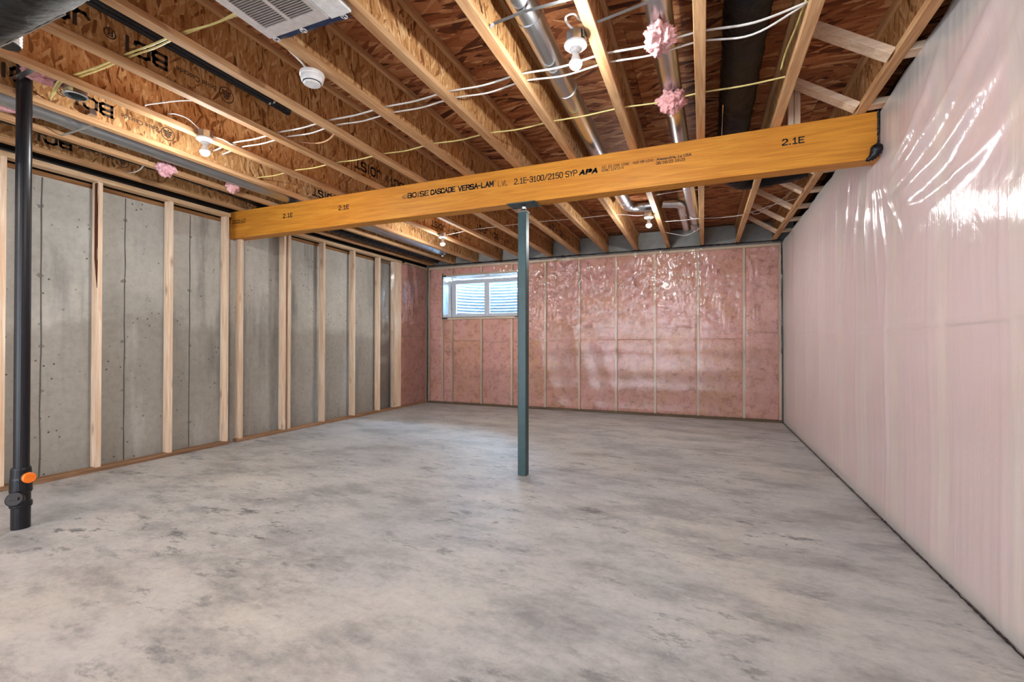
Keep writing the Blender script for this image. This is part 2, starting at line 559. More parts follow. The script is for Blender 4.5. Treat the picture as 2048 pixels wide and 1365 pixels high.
def text_mesh(body, bold=0.0, shear=0.0, space=1.0):
    cu = bpy.data.curves.new('lettering', 'FONT')
    cu.body = body
    cu.size = 1.0
    cu.offset = bold
    cu.shear = shear
    cu.space_character = space
    cu.resolution_u = 3
    ob = bpy.data.objects.new('lettering', cu)
    COL.objects.link(ob)
    bpy.context.view_layer.update()
    me = bpy.data.meshes.new_from_object(ob.evaluated_get(bpy.context.evaluated_depsgraph_get()))
    bpy.data.objects.remove(ob, do_unlink=True)
    bpy.data.curves.remove(cu)
    co = np.array([v.co[:] for v in me.vertices])
    lo, hi = co.min(0), co.max(0)
    fs = [tuple(p.vertices) for p in me.polygons]
    bpy.data.meshes.remove(me)
    co = (co - lo) / np.maximum(hi - lo, 1e-6)
    return co, fs

GL = {
 'A': [[(0, 0), (.5, 1), (1, 0)], [(.2, .36), (.8, .36)]], 'B': [[(0, 0), (0, 1), (.75, 1), (.95, .88), (.95, .64), (.75, .53), (0, .53)], [(.75, .53), (1, .4), (1, .14), (.78, 0), (0, 0)]],
 'C': [[(1, .74), (.95, .9), (.75, 1), (.25, 1), (0, .85), (0, .15), (.25, 0), (.75, 0), (.95, .1), (1, .26)]], 'D': [[(0, 0), (0, 1), (.65, 1), (1, .8), (1, .2), (.65, 0), (0, 0)]],
 'E': [[(1, 1), (0, 1), (0, 0), (1, 0)], [(0, .52), (.85, .52)]], 'H': [[(0, 0), (0, 1)], [(1, 0), (1, 1)], [(0, .5), (1, .5)]], 'I': [[(.5, 0), (.5, 1)]],
 'J': [[(.9, 1), (.9, .18), (.7, 0), (.25, 0), (0, .2)]], 'L': [[(0, 1), (0, 0), (1, 0)]], 'M': [[(0, 0), (0, 1), (.5, .35), (1, 1), (1, 0)]], 'N': [[(0, 0), (0, 1), (1, 0), (1, 1)]],
 'O': [[(.25, 0), (0, .2), (0, .8), (.25, 1), (.75, 1), (1, .8), (1, .2), (.75, 0), (.25, 0)]], 'P': [[(0, 0), (0, 1), (.75, 1), (1, .87), (1, .6), (.75, .46), (0, .46)]],
 'R': [[(0, 0), (0, 1), (.75, 1), (1, .87), (1, .62), (.75, .5), (0, .5)], [(.6, .5), (1, 0)]], 'S': [[(1, .88), (.85, 1), (.15, 1), (0, .86), (0, .66), (.15, .53), (.85, .47), (1, .34), (1, .14), (.85, 0), (.15, 0), (0, .12)]],
 'T': [[(0, 1), (1, 1)], [(.5, 1), (.5, 0)]], 'U': [[(0, 1), (0, .2), (.25, 0), (.75, 0), (1, .2), (1, 1)]], 'V': [[(0, 1), (.5, 0), (1, 1)]], 'Y': [[(0, 1), (.5, .5), (1, 1)], [(.5, .5), (.5, 0)]],
 '0': [[(.25, 0), (0, .2), (0, .8), (.25, 1), (.75, 1), (1, .8), (1, .2), (.75, 0), (.25, 0)]], '1': [[(.15, .8), (.5, 1), (.5, 0)], [(.1, 0), (.9, 0)]], '2': [[(0, .8), (.2, 1), (.8, 1), (1, .82), (1, .62), (0, .1), (0, 0), (1, 0)]],
 '3': [[(0, .85), (.2, 1), (.8, 1), (1, .85), (1, .65), (.75, .53), (.35, .53)], [(.75, .53), (1, .4), (1, .15), (.8, 0), (.2, 0), (0, .15)]], '4': [[(.8, 0), (.8, 1), (0, .3), (1, .3)]],
 '5': [[(.95, 1), (.05, 1), (0, .55), (.75, .6), (1, .42), (1, .16), (.78, 0), (.2, 0), (0, .14)]], '7': [[(0, 1), (1, 1), (.35, 0)]],
 '8': [[(.25, .53), (.02, .65), (.02, .88), (.25, 1), (.75, 1), (.98, .88), (.98, .65), (.75, .53), (.25, .53), (0, .38), (0, .14), (.25, 0), (.75, 0), (1, .14), (1, .38), (.75, .53)]],
 '-': [[(.1, .48), (.9, .48)]], '/': [[(0, -.05), (1, 1.05)]], '.': [[(.42, .02), (.58, .02)]], ':': [[(.42, .2), (.58, .2)], [(.42, .72), (.58, .72)]], ' ': []}
def block_print(body, parent, origin, du, dv, weight=0.13, mat='ink', shear=0.0, gap=0.35, name='printed_lettering'):
    """stencil-like block capitals and figures built from straight strokes, flat on a face"""
    o_, u_, v_ = Vector(origin), Vector(du), Vector(dv)
    W, H = u_.length, v_.length
    un, vn = u_.normalized(), v_.normalized()
    t = H * weight
    wid = [0.45 if c in 'I.:' else (0.62 if c in ' -' else 1.0) for c in body]
    tot = sum(wid) + gap * (len(body) - 1)
    k = W / tot
    q = MB()
    x = 0.0
    for c, cw in zip(body, wid):
        for line in GL[c]:
            P = [((x + (a if cw == 1.0 else 0.5 + (a - 0.5) * (1.0 if c == '-' else 1.0) - (1 - cw) / 2) * (cw if c == '-' else 1.0)) * k, t / 2 + b_ * (H - t)) for a, b_ in line]
            P = [(a + shear * b_, b_) for a, b_ in P]
            for (ax_, ay), (bx, by) in zip(P[:-1], P[1:]):
                ln = math.hypot(bx - ax_, by - ay) or 1e-6
                tx, ty = (bx - ax_) / ln * t / 2, (by - ay) / ln * t / 2
                cs = [(ax_ - tx - ty, ay - ty + tx), (ax_ - tx + ty, ay - ty - tx), (bx + tx + ty, by + ty - tx), (bx + tx - ty, by + ty + tx)]
                q.add([o_ + un * a + vn * b_ for a, b_ in cs], [(0, 1, 2, 3)])
        x += cw + gap
    return q.build(name, mat, parent)

def lettering(body, parent, origin, du, dv, mat='ink', bold=0.0, shear=0.0, space=1.0, name='printed_lettering'):
    """flat print: origin lower-left, du the whole width vector, dv the whole height vector"""
    co, fs = text_mesh(body, bold, shear, space)
    o_, u_, v_ = Vector(origin), Vector(du), Vector(dv)
    return MB().add([o_ + u_ * c[0] + v_ * c[1] for c in co], fs).build(name, mat, parent)

def smoothpath(pts, n=8):
    """Catmull-Rom through the points"""
    P = [Vector(p) for p in pts]
    P = [P[0] * 2 - P[1]] + P + [P[-1] * 2 - P[-2]]
    out = []
    for i in range(1, len(P) - 2):
        for k in range(n):
            t = k / n
            a, b, c, d = P[i - 1], P[i], P[i + 1], P[i + 2]
            out.append(0.5 * ((2 * b) + (-a + c) * t + (2 * a - 5 * b + 4 * c - d) * t * t + (-a + 3 * b - 3 * c + d) * t ** 3))
    out.append(P[-2])
    return out

def nz(x, y, z=0.0):
    return noise.noise(Vector((x, y, z)))

# ================================================================== SETTING
fl = MB().box(-5.3, YR - 0.2, -0.12, 1.42, 8.05, 0.0).build('floor', 'floor')
tag(fl, kind='structure')

# left foundation wall with form seams and tie marks
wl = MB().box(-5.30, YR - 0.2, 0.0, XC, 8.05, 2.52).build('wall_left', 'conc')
tag(wl, kind='structure')
for k, y in enumerate([-1.6, -1.0, -0.4, 0.2, 0.82, 1.43, 2.04, 2.64, 3.24, 3.85, 4.46, 5.06, 5.67, 6.28]):
    b = MB()
    pts = []
    for j in range(27):
        z = 0.01 + j * 2.5 / 26
        pts.append((XC + 0.001, y + 0.006 * nz(k * 3.1, z * 4), z))
    b.tube(pts, [0.004 + 0.003 * abs(nz(k, z * 7.0)) for (_, _, z) in pts], 5)
    b.build('form_seam', 'seam', wl)
    for z in (0.30, 0.72, 1.13, 1.72, 2.30):
        if random.random() < 0.85:
            r = random.uniform(0.008, 0.016)
            q = MB()
            prof = [(r, 0.0), (r * 0.75, 0.004), (r * 0.3, 0.002)]
            q.lathe(prof, (XC, y + random.uniform(-.008, .008), z + random.uniform(-.03, .03)), 9, (1, 0, 0))
            q.v = [(a, b_ + 1.1 * (b_ - y) * random.uniform(0, 1.0), c + random.uniform(-.008, .008)) for a, b_, c in q.v]
            q.build('tie_mark', 'tie', wl)

# back wall: concrete with the window opening
WX0, WX1, WZ0, WZ1 = -4.58, -3.05, 1.635, 2.42
b = MB()
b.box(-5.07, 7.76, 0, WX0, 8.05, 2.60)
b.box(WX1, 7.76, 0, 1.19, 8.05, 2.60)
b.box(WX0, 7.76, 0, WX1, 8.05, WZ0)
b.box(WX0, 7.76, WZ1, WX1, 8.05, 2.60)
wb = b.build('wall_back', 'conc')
tag(wb, kind='structure')
MB().box(-5.3, 7.86, 2.60, 1.4, 8.05, 3.05).build('rim_board', 'rim', wb)
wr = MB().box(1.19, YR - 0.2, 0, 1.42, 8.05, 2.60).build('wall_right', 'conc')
tag(wr, kind='structure')
MB().box(1.24, YR - 0.2, 2.60, 1.42, 7.86, 3.05).build('rim_board', 'dark', wr)
MB().box(-5.30, YR - 0.2, 2.56, -5.10, 7.86, 3.05).build('rim_board', 'dark', wl)
lum('mud_sill', 'dbrown', wl, -5.25, YR, 2.52, XC + 0.004, 7.76, 2.56)
wre = MB().box(-5.07, YR - 0.2, 0, 1.19, YR, 3.0).build('wall_rear', 'rear')
tag(wre, kind='structure')

# floor deck overhead
ce = MB().box(-5.30, YR - 0.2, ZD + 0.02, 1.42, 8.05, ZD + 0.06).build('ceiling', 'deck')
tag(ce, kind='structure')
ys = [YR - 0.2 + 1.22 * i for i in range(10)]
for i in range(9):
    off = 0.0 if i % 2 else 1.22
    x = -5.30 - off
    while x < 1.42:
        a0, a1 = max(x + 0.0015, -5.3), min(x + 2.44 - 0.0015, 1.42)
        y0, y1 = ys[i] + 0.0015, min(ys[i + 1] - 0.0015, 8.05)
        if a1 - a0 > 0.02 and y1 - y0 > 0.05:
            MB().box(a0, y0, ZD, a1, y1, ZD + 0.019).build('strand_board_panel', 'deck', ce, loc=((a0 + a1) / 2, (y0 + y1) / 2, ZD))
        x += 2.44
for o in ce.children:
    o.location = Vector(WORLD[o.name]) - ce.location

# insulated rim pockets between the joist ends above the back wall
for i in range(12):
    x0, x1 = JX[i] + 0.008, JX[i + 1] - 0.008
    def fn(u, v, x0=x0, x1=x1, i=i):
        x = x0 + (x1 - x0) * u
        z = 2.60 + (ZD - 2.60) * v
        y = 7.83 - 0.05 * math.sin(PI * u) * (0.6 + 0.6 * nz(i * 7.3, v * 3)) - 0.02 * nz(x * 9, z * 9, i) - 0.10 * (1 - v) ** 2
        return (x, y, z)
    MB().grid(10, 8, fn).build('rim_insulation', 'rim', wb, smooth=True)

# ================================================================== WINDOW
wy = 7.95
win = MB()
fx0, fx1, fz0, fz1 = WX0 + 0.012, WX1 - 0.012, WZ0 + 0.015, WZ1 - 0.035
def frame(bx, x0, x1, z0, z1, y0, y1, t):
    bx.box(x0, y0, z0, x1, y1, z0 + t).box(x0, y0, z1 - t, x1, y1, z1)
    bx.box(x0, y0, z0 + t, x0 + t, y1, z1 - t).box(x1 - t, y0, z0 + t, x1, y1, z1 - t)
frame(win, fx0, fx1, fz0, fz1, wy, wy + 0.09, 0.045)
wo = win.build('window_1', 'vinyl', bevel=0.0)
tag(wo, kind='structure')
mx_ = (fx0 + fx1) / 2 - 0.005
MB().box(mx_ - 0.022, wy + 0.012, fz0 + 0.045, mx_ + 0.022, wy + 0.07, fz1 - 0.045).build('mullion', 'vinyl', wo, bevel=0.003)
for (a, c) in ((fx0 + 0.045, mx_ - 0.022), (mx_ + 0.022, fx1 - 0.045)):
    q = MB()
    frame(q, a, c, fz0 + 0.045, fz1 - 0.045, wy + 0.02, wy + 0.06, 0.028)
    q.build('sash', 'vinyl', wo)
    MB().box(a + 0.028, wy + 0.036, fz0 + 0.073, c - 0.028, wy + 0.042, fz1 - 0.073).build('pane', 'glass', wo)
# plastic wrapped returns of the opening
def wrap(fn, nm):
    return MB().grid(14, 18, fn).build(nm, 'wrap', wo, smooth=True)
wrap(lambda u, v: (WX0 + 0.004 + 0.006 * nz(v * 6, u * 3, 1), YB - 0.004 + (wy - YB + 0.004) * u, WZ0 + (WZ1 - WZ0) * v), 'window_return')
wrap(lambda u, v: (WX1 - 0.004 + 0.006 * nz(v * 6, u * 3, 2), YB - 0.004 + (wy - YB + 0.004) * u, WZ0 + (WZ1 - WZ0) * v), 'window_return')
wrap(lambda u, v: (WX0 + (WX1 - WX0) * v, YB - 0.004 + (wy - YB + 0.004) * u, WZ1 - 0.004 - 0.022 * math.sin(PI * v) * u - 0.006 * nz(v * 7, u * 3, 3)), 'window_return')
wrap(lambda u, v: (WX0 + (WX1 - WX0) * v, YB - 0.004 + (wy - YB + 0.004) * u, WZ0 + 0.005 + 0.004 * nz(v * 7, u * 3, 4)), 'window_return')

# corrugated window well outside, gravel and ground
cx_ = (WX0 + WX1) / 2
def wellf(u, v):  # rim just above the window head, open to the sky
    an = PI * u
    z = 1.2 + 1.42 * v
    r = 0.018 * math.sin(2 * PI * z / 0.062)
    return (cx_ - (0.88 + r) * math.cos(an), 8.05 + (0.86 + r) * math.sin(an) ** 0.8, z)
we = MB().grid(36, 190, wellf).build('window_well', 'well', smooth=True)
tag(we, 'corrugated pale metal window well curving outside the basement window', 'window well')
tag(MB().box(cx_ - 1.1, 8.05, 1.1, cx_ + 1.1, 9.1, 1.25).build('trim_1', 'gravel'), kind='structure')

# ================================================================== JOISTS
which = ['leftmost ceiling joist, running just over the left stud wall', 'second ceiling joist from the left, right of the black duct',
 'third ceiling joist from the left, its web printed with large upside-down letters', 'fourth ceiling joist from the left, carrying the two left bare bulbs',
 'fifth ceiling joist from the left, with dark printing beside two black pipes', 'sixth ceiling joist from the left, just left of the smoke detector',
 'seventh ceiling joist from the left, with the smoke detector and grille edge', 'eighth ceiling joist from the left, at the right edge of the white grille',
 'ninth ceiling joist from the left, left of the first round metal duct', 'tenth ceiling joist from the left, carrying the two right bare bulbs',
 'eleventh ceiling joist from the left, between metal duct and black duct', 'twelfth ceiling joist from the left, right of the black duct with blocking nailed to it',
 'rightmost ceiling joist, beside the plastic-covered right wall']
FW = 0.029
def emblem(parent, x, yc, zc, r, mat='ink_soft'):
    """ring with a small tree, printed upside down on the web"""
    q = MB()
    n = 20
    vs, fs = [], []
    for k in range(n):
        a = 2 * PI * k / n
        for rr in (r, r * 0.88):
            vs.append((x, yc + rr * math.cos(a), zc + rr * math.sin(a)))
    for k in range(n):
        j = (k + 1) % n
        fs.append((2 * k, 2 * k + 1, 2 * j + 1, 2 * j))
    q.add(vs, fs)
    t = r * 0.07
    q.add([(x, yc - t, zc + r * .7), (x, yc + t, zc + r * .7), (x, yc + t, zc - r * .6), (x, yc - t, zc - r * .6)], [(0, 1, 2, 3)])
    for s in (-1, 1):
        for k, (h0, wd) in enumerate(((0.45, 0.62), (0.1, 0.5), (-0.25, 0.34))):
            z0 = zc + h0 * r
            q.add([(x, yc + s * t * 1.5, z0), (x, yc + s * wd * r, z0 + 0.10 * r), (x, yc + s * wd * r, z0 - 0.12 * r), (x, yc + s * t * 1.5, z0 - 0.30 * r)], [(0, 1, 2, 3)])
    q.build('printed_emblem', mat, parent)

def web_print(parent, x, ye):
    """stamp on the right-hand face of a web, upside down, the round emblem at its far end (ye)"""
    xx = x + 0.0055
    emblem(parent, xx, ye, 2.788, 0.052)
    lettering('Boise Cascade', parent, (xx, ye - 0.07, 2.808), (0, -0.25, 0), (0, 0, -0.034), 'ink_soft', 0.012)
    block_print('BCI', parent, (xx, ye - 0.375, 2.833), (0, -0.215, 0), (0, 0, -0.092), 0.2, 'ink_soft')
    lettering('®', parent, (xx, ye - 0.625, 2.822), (0, -0.06, 0), (0, 0, -0.06), 'ink_soft', 0.01)
    block_print('JOIST', parent, (xx, ye - 0.75, 2.833), (0, -0.36, 0), (0, 0, -0.092), 0.2, 'ink_soft')

joists = []
for i, x in enumerate(JX):
    j = empty('i_joist', (x, YR, ZJ), which[i], 'joist', 'floor joists overhead')
    joists.append(j)
    lum('bottom_flange', 'flange', j, x - FW, YR, ZJ, x + FW, 7.80, ZJ + 0.038)
    lum('web', 'web', j, x - 0.005, YR, ZJ + 0.034, x + 0.005, 7.80, ZD - 0.034, 0)
    lum('top_flange', 'flange', j, x - FW, YR, ZD - 0.038, x + FW, 7.80, ZD)
for i, yl in {0: (2.52, 5.0), 2: (2.323, 4.9), 3: (6.5,), 4: (2.105, 4.45, 6.9), 6: (7.1,)}.items():
    for ye in yl:
        web_print(joists[i], JX[i], ye)

# ================================================================== BEAM
BY0, BY1, BZ0, BZ1 = 3.685, 3.818, 2.345, ZJ
beam = empty('laminated_beam', (-2, BY0, BZ0), 'long orange laminated timber beam with black printing crossing the whole room', 'beam')
for k in range(3):
    y0 = BY0 + k * (BY1 - BY0) / 3
    lum('ply', 'beam', beam, -5.062, y0, BZ0, 1.066, y0 + (BY1 - BY0) / 3 - 0.0006, BZ1, 0.002)
yt = BY0 - 0.0008
def bt(body, x0, x1, z0, z1, bold=0.0, shear=0.0, space=1.0, mat='ink'):
    lettering(body, beam, (x0, yt, z0), (x1 - x0, 0, 0), (0, 0, z1 - z0), mat, bold, shear, space)
def bp(body, x0, x1, z0, z1, weight=0.13, shear=0.0, mat='ink', gap=0.35):
    block_print(body, beam, (x0, yt, z0), (x1 - x0, 0, 0), (0, 0, z1 - z0), weight, mat, shear, gap)
bt('®', -2.664, -2.612, 2.522, 2.562, 0.02, mat='ink_soft')
bp('BOISE', -2.600, -2.372, 2.520, 2.572, 0.21, mat='ink_soft')
bp('CASCADE', -2.345, -2.090, 2.520, 2.572, 0.21)
bt('™', -2.083, -2.066, 2.563, 2.573)
bp('VERSA-LAM', -2.052, -1.706, 2.518, 2.570, 0.22)
bt('™', -1.696, -1.680, 2.562, 2.572)
bp('LVL', -1.654, -1.566, 2.511, 2.560, 0.10)
bp('2.1E-3100/2150', -1.503, -1.072, 2.508, 2.560, 0.14)
bp('SYP', -1.044, -0.952, 2.508, 2.560, 0.14)
bp('APA', -0.928, -0.790, 2.508, 2.552, 0.34, 0.28, gap=0.5)
bp('ICC ES ESR 1040', -0.747, -0.533, 2.537, 2.558, 0.15)
bp('CCMC 12472-R', -0.747, -0.576, 2.511, 2.531, 0.15)
bp('HUD NR-1241', -0.502, -0.347, 2.537, 2.557, 0.15)
bt('Alexandria, La USA', -0.328, -0.074, 2.534, 2.559, 0.03)
bp('08/18/23 18:23', -0.328, -0.124, 2.508, 2.531, 0.16)
bp('2.1E', 0.516, 0.643, 2.514, 2.561, 0.18)
bp('2.1E', -3.447, -3.319, 2.500, 2.547, 0.18)
bp('2.1E', -4.222, -4.087, 2.498, 2.546, 0.18)
bt('Alexandria, La USA', -5.02, -4.795, 2.538, 2.560, 0.03)
bp('08/18/23 18:23', -5.02, -4.815, 2.512, 2.533, 0.18)

# ================================================================== STEEL POST
px, py = -1.438, 3.735
post = empty('steel_post', (px, py, 0), 'square grey-green steel post holding up the orange beam mid-room', 'post')
h = 0.038
lum('column', 'steel', post, px - h, py - h, 0.0, px + h, py + h, 2.275, 0.005)
MB().box(px - 0.043, py - 0.043, 2.268, px + 0.043, py + 0.043, 2.283).build('collar', 'galv', post, bevel=0.003)
MB().lathe([(0.016, 2.28), (0.016, 2.338)], (px, py, 0), 12).build('threaded_rod', 'bolt', post)
MB().lathe([(0.027, 2.30), (0.027, 2.318)], (px, py, 0), 6).build('nut', 'galv', post)
lum('top_plate', 'steel', post, px - 0.13, py - 0.075, 2.335, px + 0.13, py + 0.085, 2.3445, 0.002)
for sx in (-0.1, 0.1):
    for sy in (-0.03, 0.045):
        MB().lathe([(0.010, 2.327), (0.010, 2.336)], (px + sx, py + sy, 0), 6).build('bolt', 'bolt', post)

# ================================================================== LEFT STUD WALLS
XS0, XS1 = XL - 0.089, XL
SW = 0.019
f1 = empty('stud_wall', (XL, 1.8, 0), 'bare wooden stud wall in front of the concrete, ending left of the beam', 'stud wall', 'left stud walls')
lum('bottom_plate', 'plate_y', f1, XS0, YR, 0, XS1, 3.605, 0.038)
lum('top_plate', 'stud_y', f1, XS0, YR, 2.562, XS1, 3.60, 2.605)
s2 = None
for y in (-2.5, -1.9, -1.28, -0.67, -0.06, 0.55, 1.16, 1.765, 2.378, 2.972, 3.562):
    o = lum('stud', 'stud_z', f1, XS0, y - SW, 0.038, XS1, y + SW, 2.562)
    if y == 2.378: s2 = o
# waney bark edge on the second stud
bk = MB()
def wane(u, v):
    z = 1.62 + 0.93 * v
    d = (0.020 + 0.012 * nz(z * 5, 3)) * min(1, 4 * v + 0.1)
    x = XS1 - 0.001 + 0.002 - 0.045 * (1 - u) * min(1, 3 * v + .15)
    return (x, 2.378 - SW - 0.0025 + d * max(0, u - 0.8) * 1.2, z)
bk.grid(6, 14, wane)
bk.build('bark_edge', 'bark', s2, loc=WORLD[f1.name])
tag([o for o in s2.children][0], 'dark brown bark edge')

f2 = empty('stud_wall', (XL, 5.6, 0), 'bare wooden stud wall in front of the concrete, running on beyond the beam', 'stud wall', 'left stud walls')
lum('bottom_plate', 'plate_y', f2, XS0, 3.70, 0, XS1, 7.63, 0.038)
lum('top_plate', 'stud_y', f2, XS0, 3.83, 2.562, XS1, 7.63, 2.605)
for y, zt in ((3.742, 2.343), (4.336, 2.562), (4.412, 2.562), (5.0, 2.562), (5.612, 2.562), (6.208, 2.562), (6.70, 2.562), (7.60, 2.562)):
    if y == 6.70:
        lum('corner_post', 'stud_z', f2, XS0, 6.60, 0.038, XS1 + 0.004, 6.79, 2.562)
    else:
        lum('stud', 'stud_z', f2, XS0, y - SW, 0.038, XS1, y + SW, zt)
# insulation in the last bay of the left wall
def batt(parent, plane, a0, a1, z0, z1, face, mat, seed, depth=0.08, nu=8, nv=12, bulge=0.003):
    """pillowy batt; plane 'y' faces the camera (-y), 'x+' faces +x, 'x-' faces -x"""
    def P(u, v, front):
        a = a0 + (a1 - a0) * u
        z = z0 + (z1 - z0) * v
        e = min(u, 1 - u) * (a1 - a0)
        ez = min(v, 1 - v) * (z1 - z0)
        k = min(1, e / 0.07) * min(1, 0.35 + ez / 0.08)
        d = bulge * k + 0.009 * nz(a * 7 + seed, z * 5, seed) * k if front else -depth
        if front and (u in (0, 1)): d -= 0.014
        if plane == 'y': return (a, face - d, z)
        if plane == 'x+': return (face + d, a, z)
        return (face - d, a, z)
    m_ = MB()
    m_.grid(nu, nv, lambda u, v: P(u, v, True))
    # sides
    ring = [(i / nu, 0) for i in range(nu)] + [(1, j / nv) for j in range(nv)] + [(1 - i / nu, 1) for i in range(nu)] + [(0, 1 - j / nv) for j in range(nv)]
    fr = [P(u, v, True) for u, v in ring]
    bk_ = [P(u, v, False) for u, v in ring]
    n = len(ring)
    m_.add(fr + bk_, [(i, (i + 1) % n, n + (i + 1) % n, n + i) for i in range(n)])
    return m_.build('insulation_batt', mat, parent, smooth=True)
batt(f2, 'x+', 6.795, 7.58, 0.04, 1.27, XL - 0.018, 'pink', 3)
batt(f2, 'x+', 6.795, 7.58, 1.275, 2.56, XL - 0.018, 'pink', 4)

# ================================================================== BACK STUD WALL
bw = empty('insulated_wall', (-2, 7.68, 0), 'pink insulated stud wall across the back of the room', 'stud wall')
SY0, SY1 = YB + 0.003, YB + 0.092
lum('bottom_plate', 'plate_x', bw, -4.92, SY0 - 0.004, 0, 1.06, SY1, 0.038)
lum('top_plate', 'stud_x', bw, -4.92, SY0, 2.565, 1.06, SY1, 2.605)
sxs = [-4.90, -4.392, -3.772, -3.165, -2.535, -1.932, -1.314, -0.702, -0.070, 0.562, 1.03]
full = [(-4.90, 0), (-2.535, 0), (-1.932, 0), (-1.314, 0), (-0.702, 0), (-0.070, 0), (0.562, 0), (1.03, 0), (WX0 - 0.02, 0), (WX1 + 0.04, 0)]
for x, _ in full:
    lum('stud', 'stud_pale', bw, x - SW, SY0, 0.038, x + SW, SY1, 2.565)
for x in (-4.392, -3.772, -3.165):
    lum('cripple_stud', 'stud_pale', bw, x - SW, SY0, 0.038, x + SW, SY1, WZ0 - 0.042)
    lum('cripple_stud', 'stud_pale', bw, x - SW, SY0, WZ1 + 0.042, x + SW, SY1, 2.565)
lum('window_sill_plate', 'stud_x', bw, WX0, SY0, WZ0 - 0.040, WX1, SY1 + 0.02, WZ0 - 0.002)
lum('window_header', 'stud_x', bw, WX0, SY0, WZ1 + 0.002, WX1, SY1 + 0.02, WZ1 + 0.04)
def bay(x0, x1, z0, z1, sd):
    mt_ = 'pink_low' if (z0 < 0.1 and x0 > -4.5 and sd % 4) else 'pink'
    batt(bw, 'y', x0 + SW + 0.002, x1 - SW - 0.002, z0, z1, SY0 + 0.018, mt_, sd, 0.085)
allx = [-4.90, WX0 - 0.02]
bay(-4.90, WX0 - 0.02, 0.04, 1.20, 1); bay(-4.90, WX0 - 0.02, 1.204, 2.563, 2)
low = [WX0 - 0.02, -4.392, -3.772, -3.165]
for k in range(3):
    bay(low[k], low[k + 1], 0.04, 1.17 + 0.03 * (k % 2), 10 + k)
    bay(low[k], low[k + 1], 1.175 + 0.03 * (k % 2), WZ0 - 0.044, 14 + k)
    bay(low[k], low[k + 1], WZ1 + 0.044, 2.563, 18 + k)
bay(-3.165, WX1 + 0.04, 0.04, 1.17, 24)
bay(-3.165, WX1 + 0.04, 1.175, WZ0 - 0.044, 25)
bay(-3.165, WX1 + 0.04, WZ1 + 0.044, 2.563, 26)
hi = [WX1 + 0.04, -2.535, -1.932, -1.314, -0.702, -0.070, 0.562, 1.03]
for k in range(7):
    zz = (1.21, 1.20, 1.40, 1.21, 1.39, 1.22, 1.30)[k]
    bay(hi[k], hi[k + 1], 0.04, zz, 30 + k)
    bay(hi[k], hi[k + 1], zz + 0.004, 2.563, 40 + k)
# fibreglass print letters, a faint R on some batts
for x, z in ((-1.05, 2.17), (0.2, 2.2)):
    lettering('R', bw, (x, SY0 - 0.012, z), (0.05, 0, 0), (0, 0, 0.07), mat=plain('faint_print', srgb(150, 80, 80), 0.9))

# ================================================================== RIGHT STUD WALL
rw = empty('insulated_wall', (1.12, 3, 0), 'pink insulated stud wall behind hazy plastic along the right side', 'stud wall')
RX0, RX1 = XR + 0.024, XR + 0.113
lum('bottom_plate', 'plate_y', rw, RX0, YR, 0, RX1, 7.62, 0.038)
lum('top_plate', 'stud_y', rw, RX0, YR, 2.56, RX1, 7.62, 2.60)
rys = [2.36 + 0.61 * k for k in range(-9, 9)]
rys = [y for y in rys if YR < y < 7.6] + [7.60]
for y in rys:
    lum('stud', 'stud_pale', rw, RX0, y - SW, 0.038, RX1, y + SW, 2.56)
for k in range(len(rys) - 1):
    zz = 1.22 if k % 2 else 1.3
    batt(rw, 'x-', rys[k] + SW + 0.002, rys[k + 1] - SW - 0.002, 0.04, zz, RX0 + 0.012, 'pink_r', 60 + k, 0.085, 6, 10)
    batt(rw, 'x-', rys[k] + SW + 0.002, rys[k + 1] - SW - 0.002, zz + 0.004, 2.558, RX0 + 0.012, 'pink_r', 90 + k, 0.085, 6, 10)

# ================================================================== POLY SHEETS
rng = np.random.default_rng(3)
def npnoise(x, seed, lo, hi, n=40):
    r = np.random.default_rng(seed)
    fr = np.exp(r.uniform(math.log(lo), math.log(hi), n))
    ph = r.uniform(0, 2 * PI, n)
    am = 1 / np.sqrt(n / 2)
    return sum(am * np.sin(2 * PI * f_ * x + p_) for f_, p_ in zip(fr, ph))

def sheet_mesh(name, X, Y, Z, mat, parent=None, mask=None):
    nv, nu = X.shape
    v = np.stack([X, Y, Z], -1).reshape(-1, 3)
    idx = np.arange(nu * nv).reshape(nv, nu)
    q = np.stack([idx[:-1, :-1], idx[:-1, 1:], idx[1:, 1:], idx[1:, :-1]], -1)
    if mask is not None:
        q = q[mask]
    q = q.reshape(-1, 4)
    me = bpy.data.meshes.new(name)
    me.from_pydata(v.tolist(), [], q.tolist())
    me.update()
    bm = bmesh.new()
    bm.from_mesh(me)
    lo = [x for x in bm.verts if not x.link_faces]
    bmesh.ops.delete(bm, geom=lo, context='VERTS')
    bm.to_mesh(me)
    bm.free()
    me.polygons.foreach_set('use_smooth', [True] * len(me.polygons))
    me.materials.append(MT[mat])
    o = bpy.data.objects.new(name, me)
    COL.objects.link(o)
    WORLD[o.name] = (0, 0, 0)
    if parent: o.parent = parent
    return o

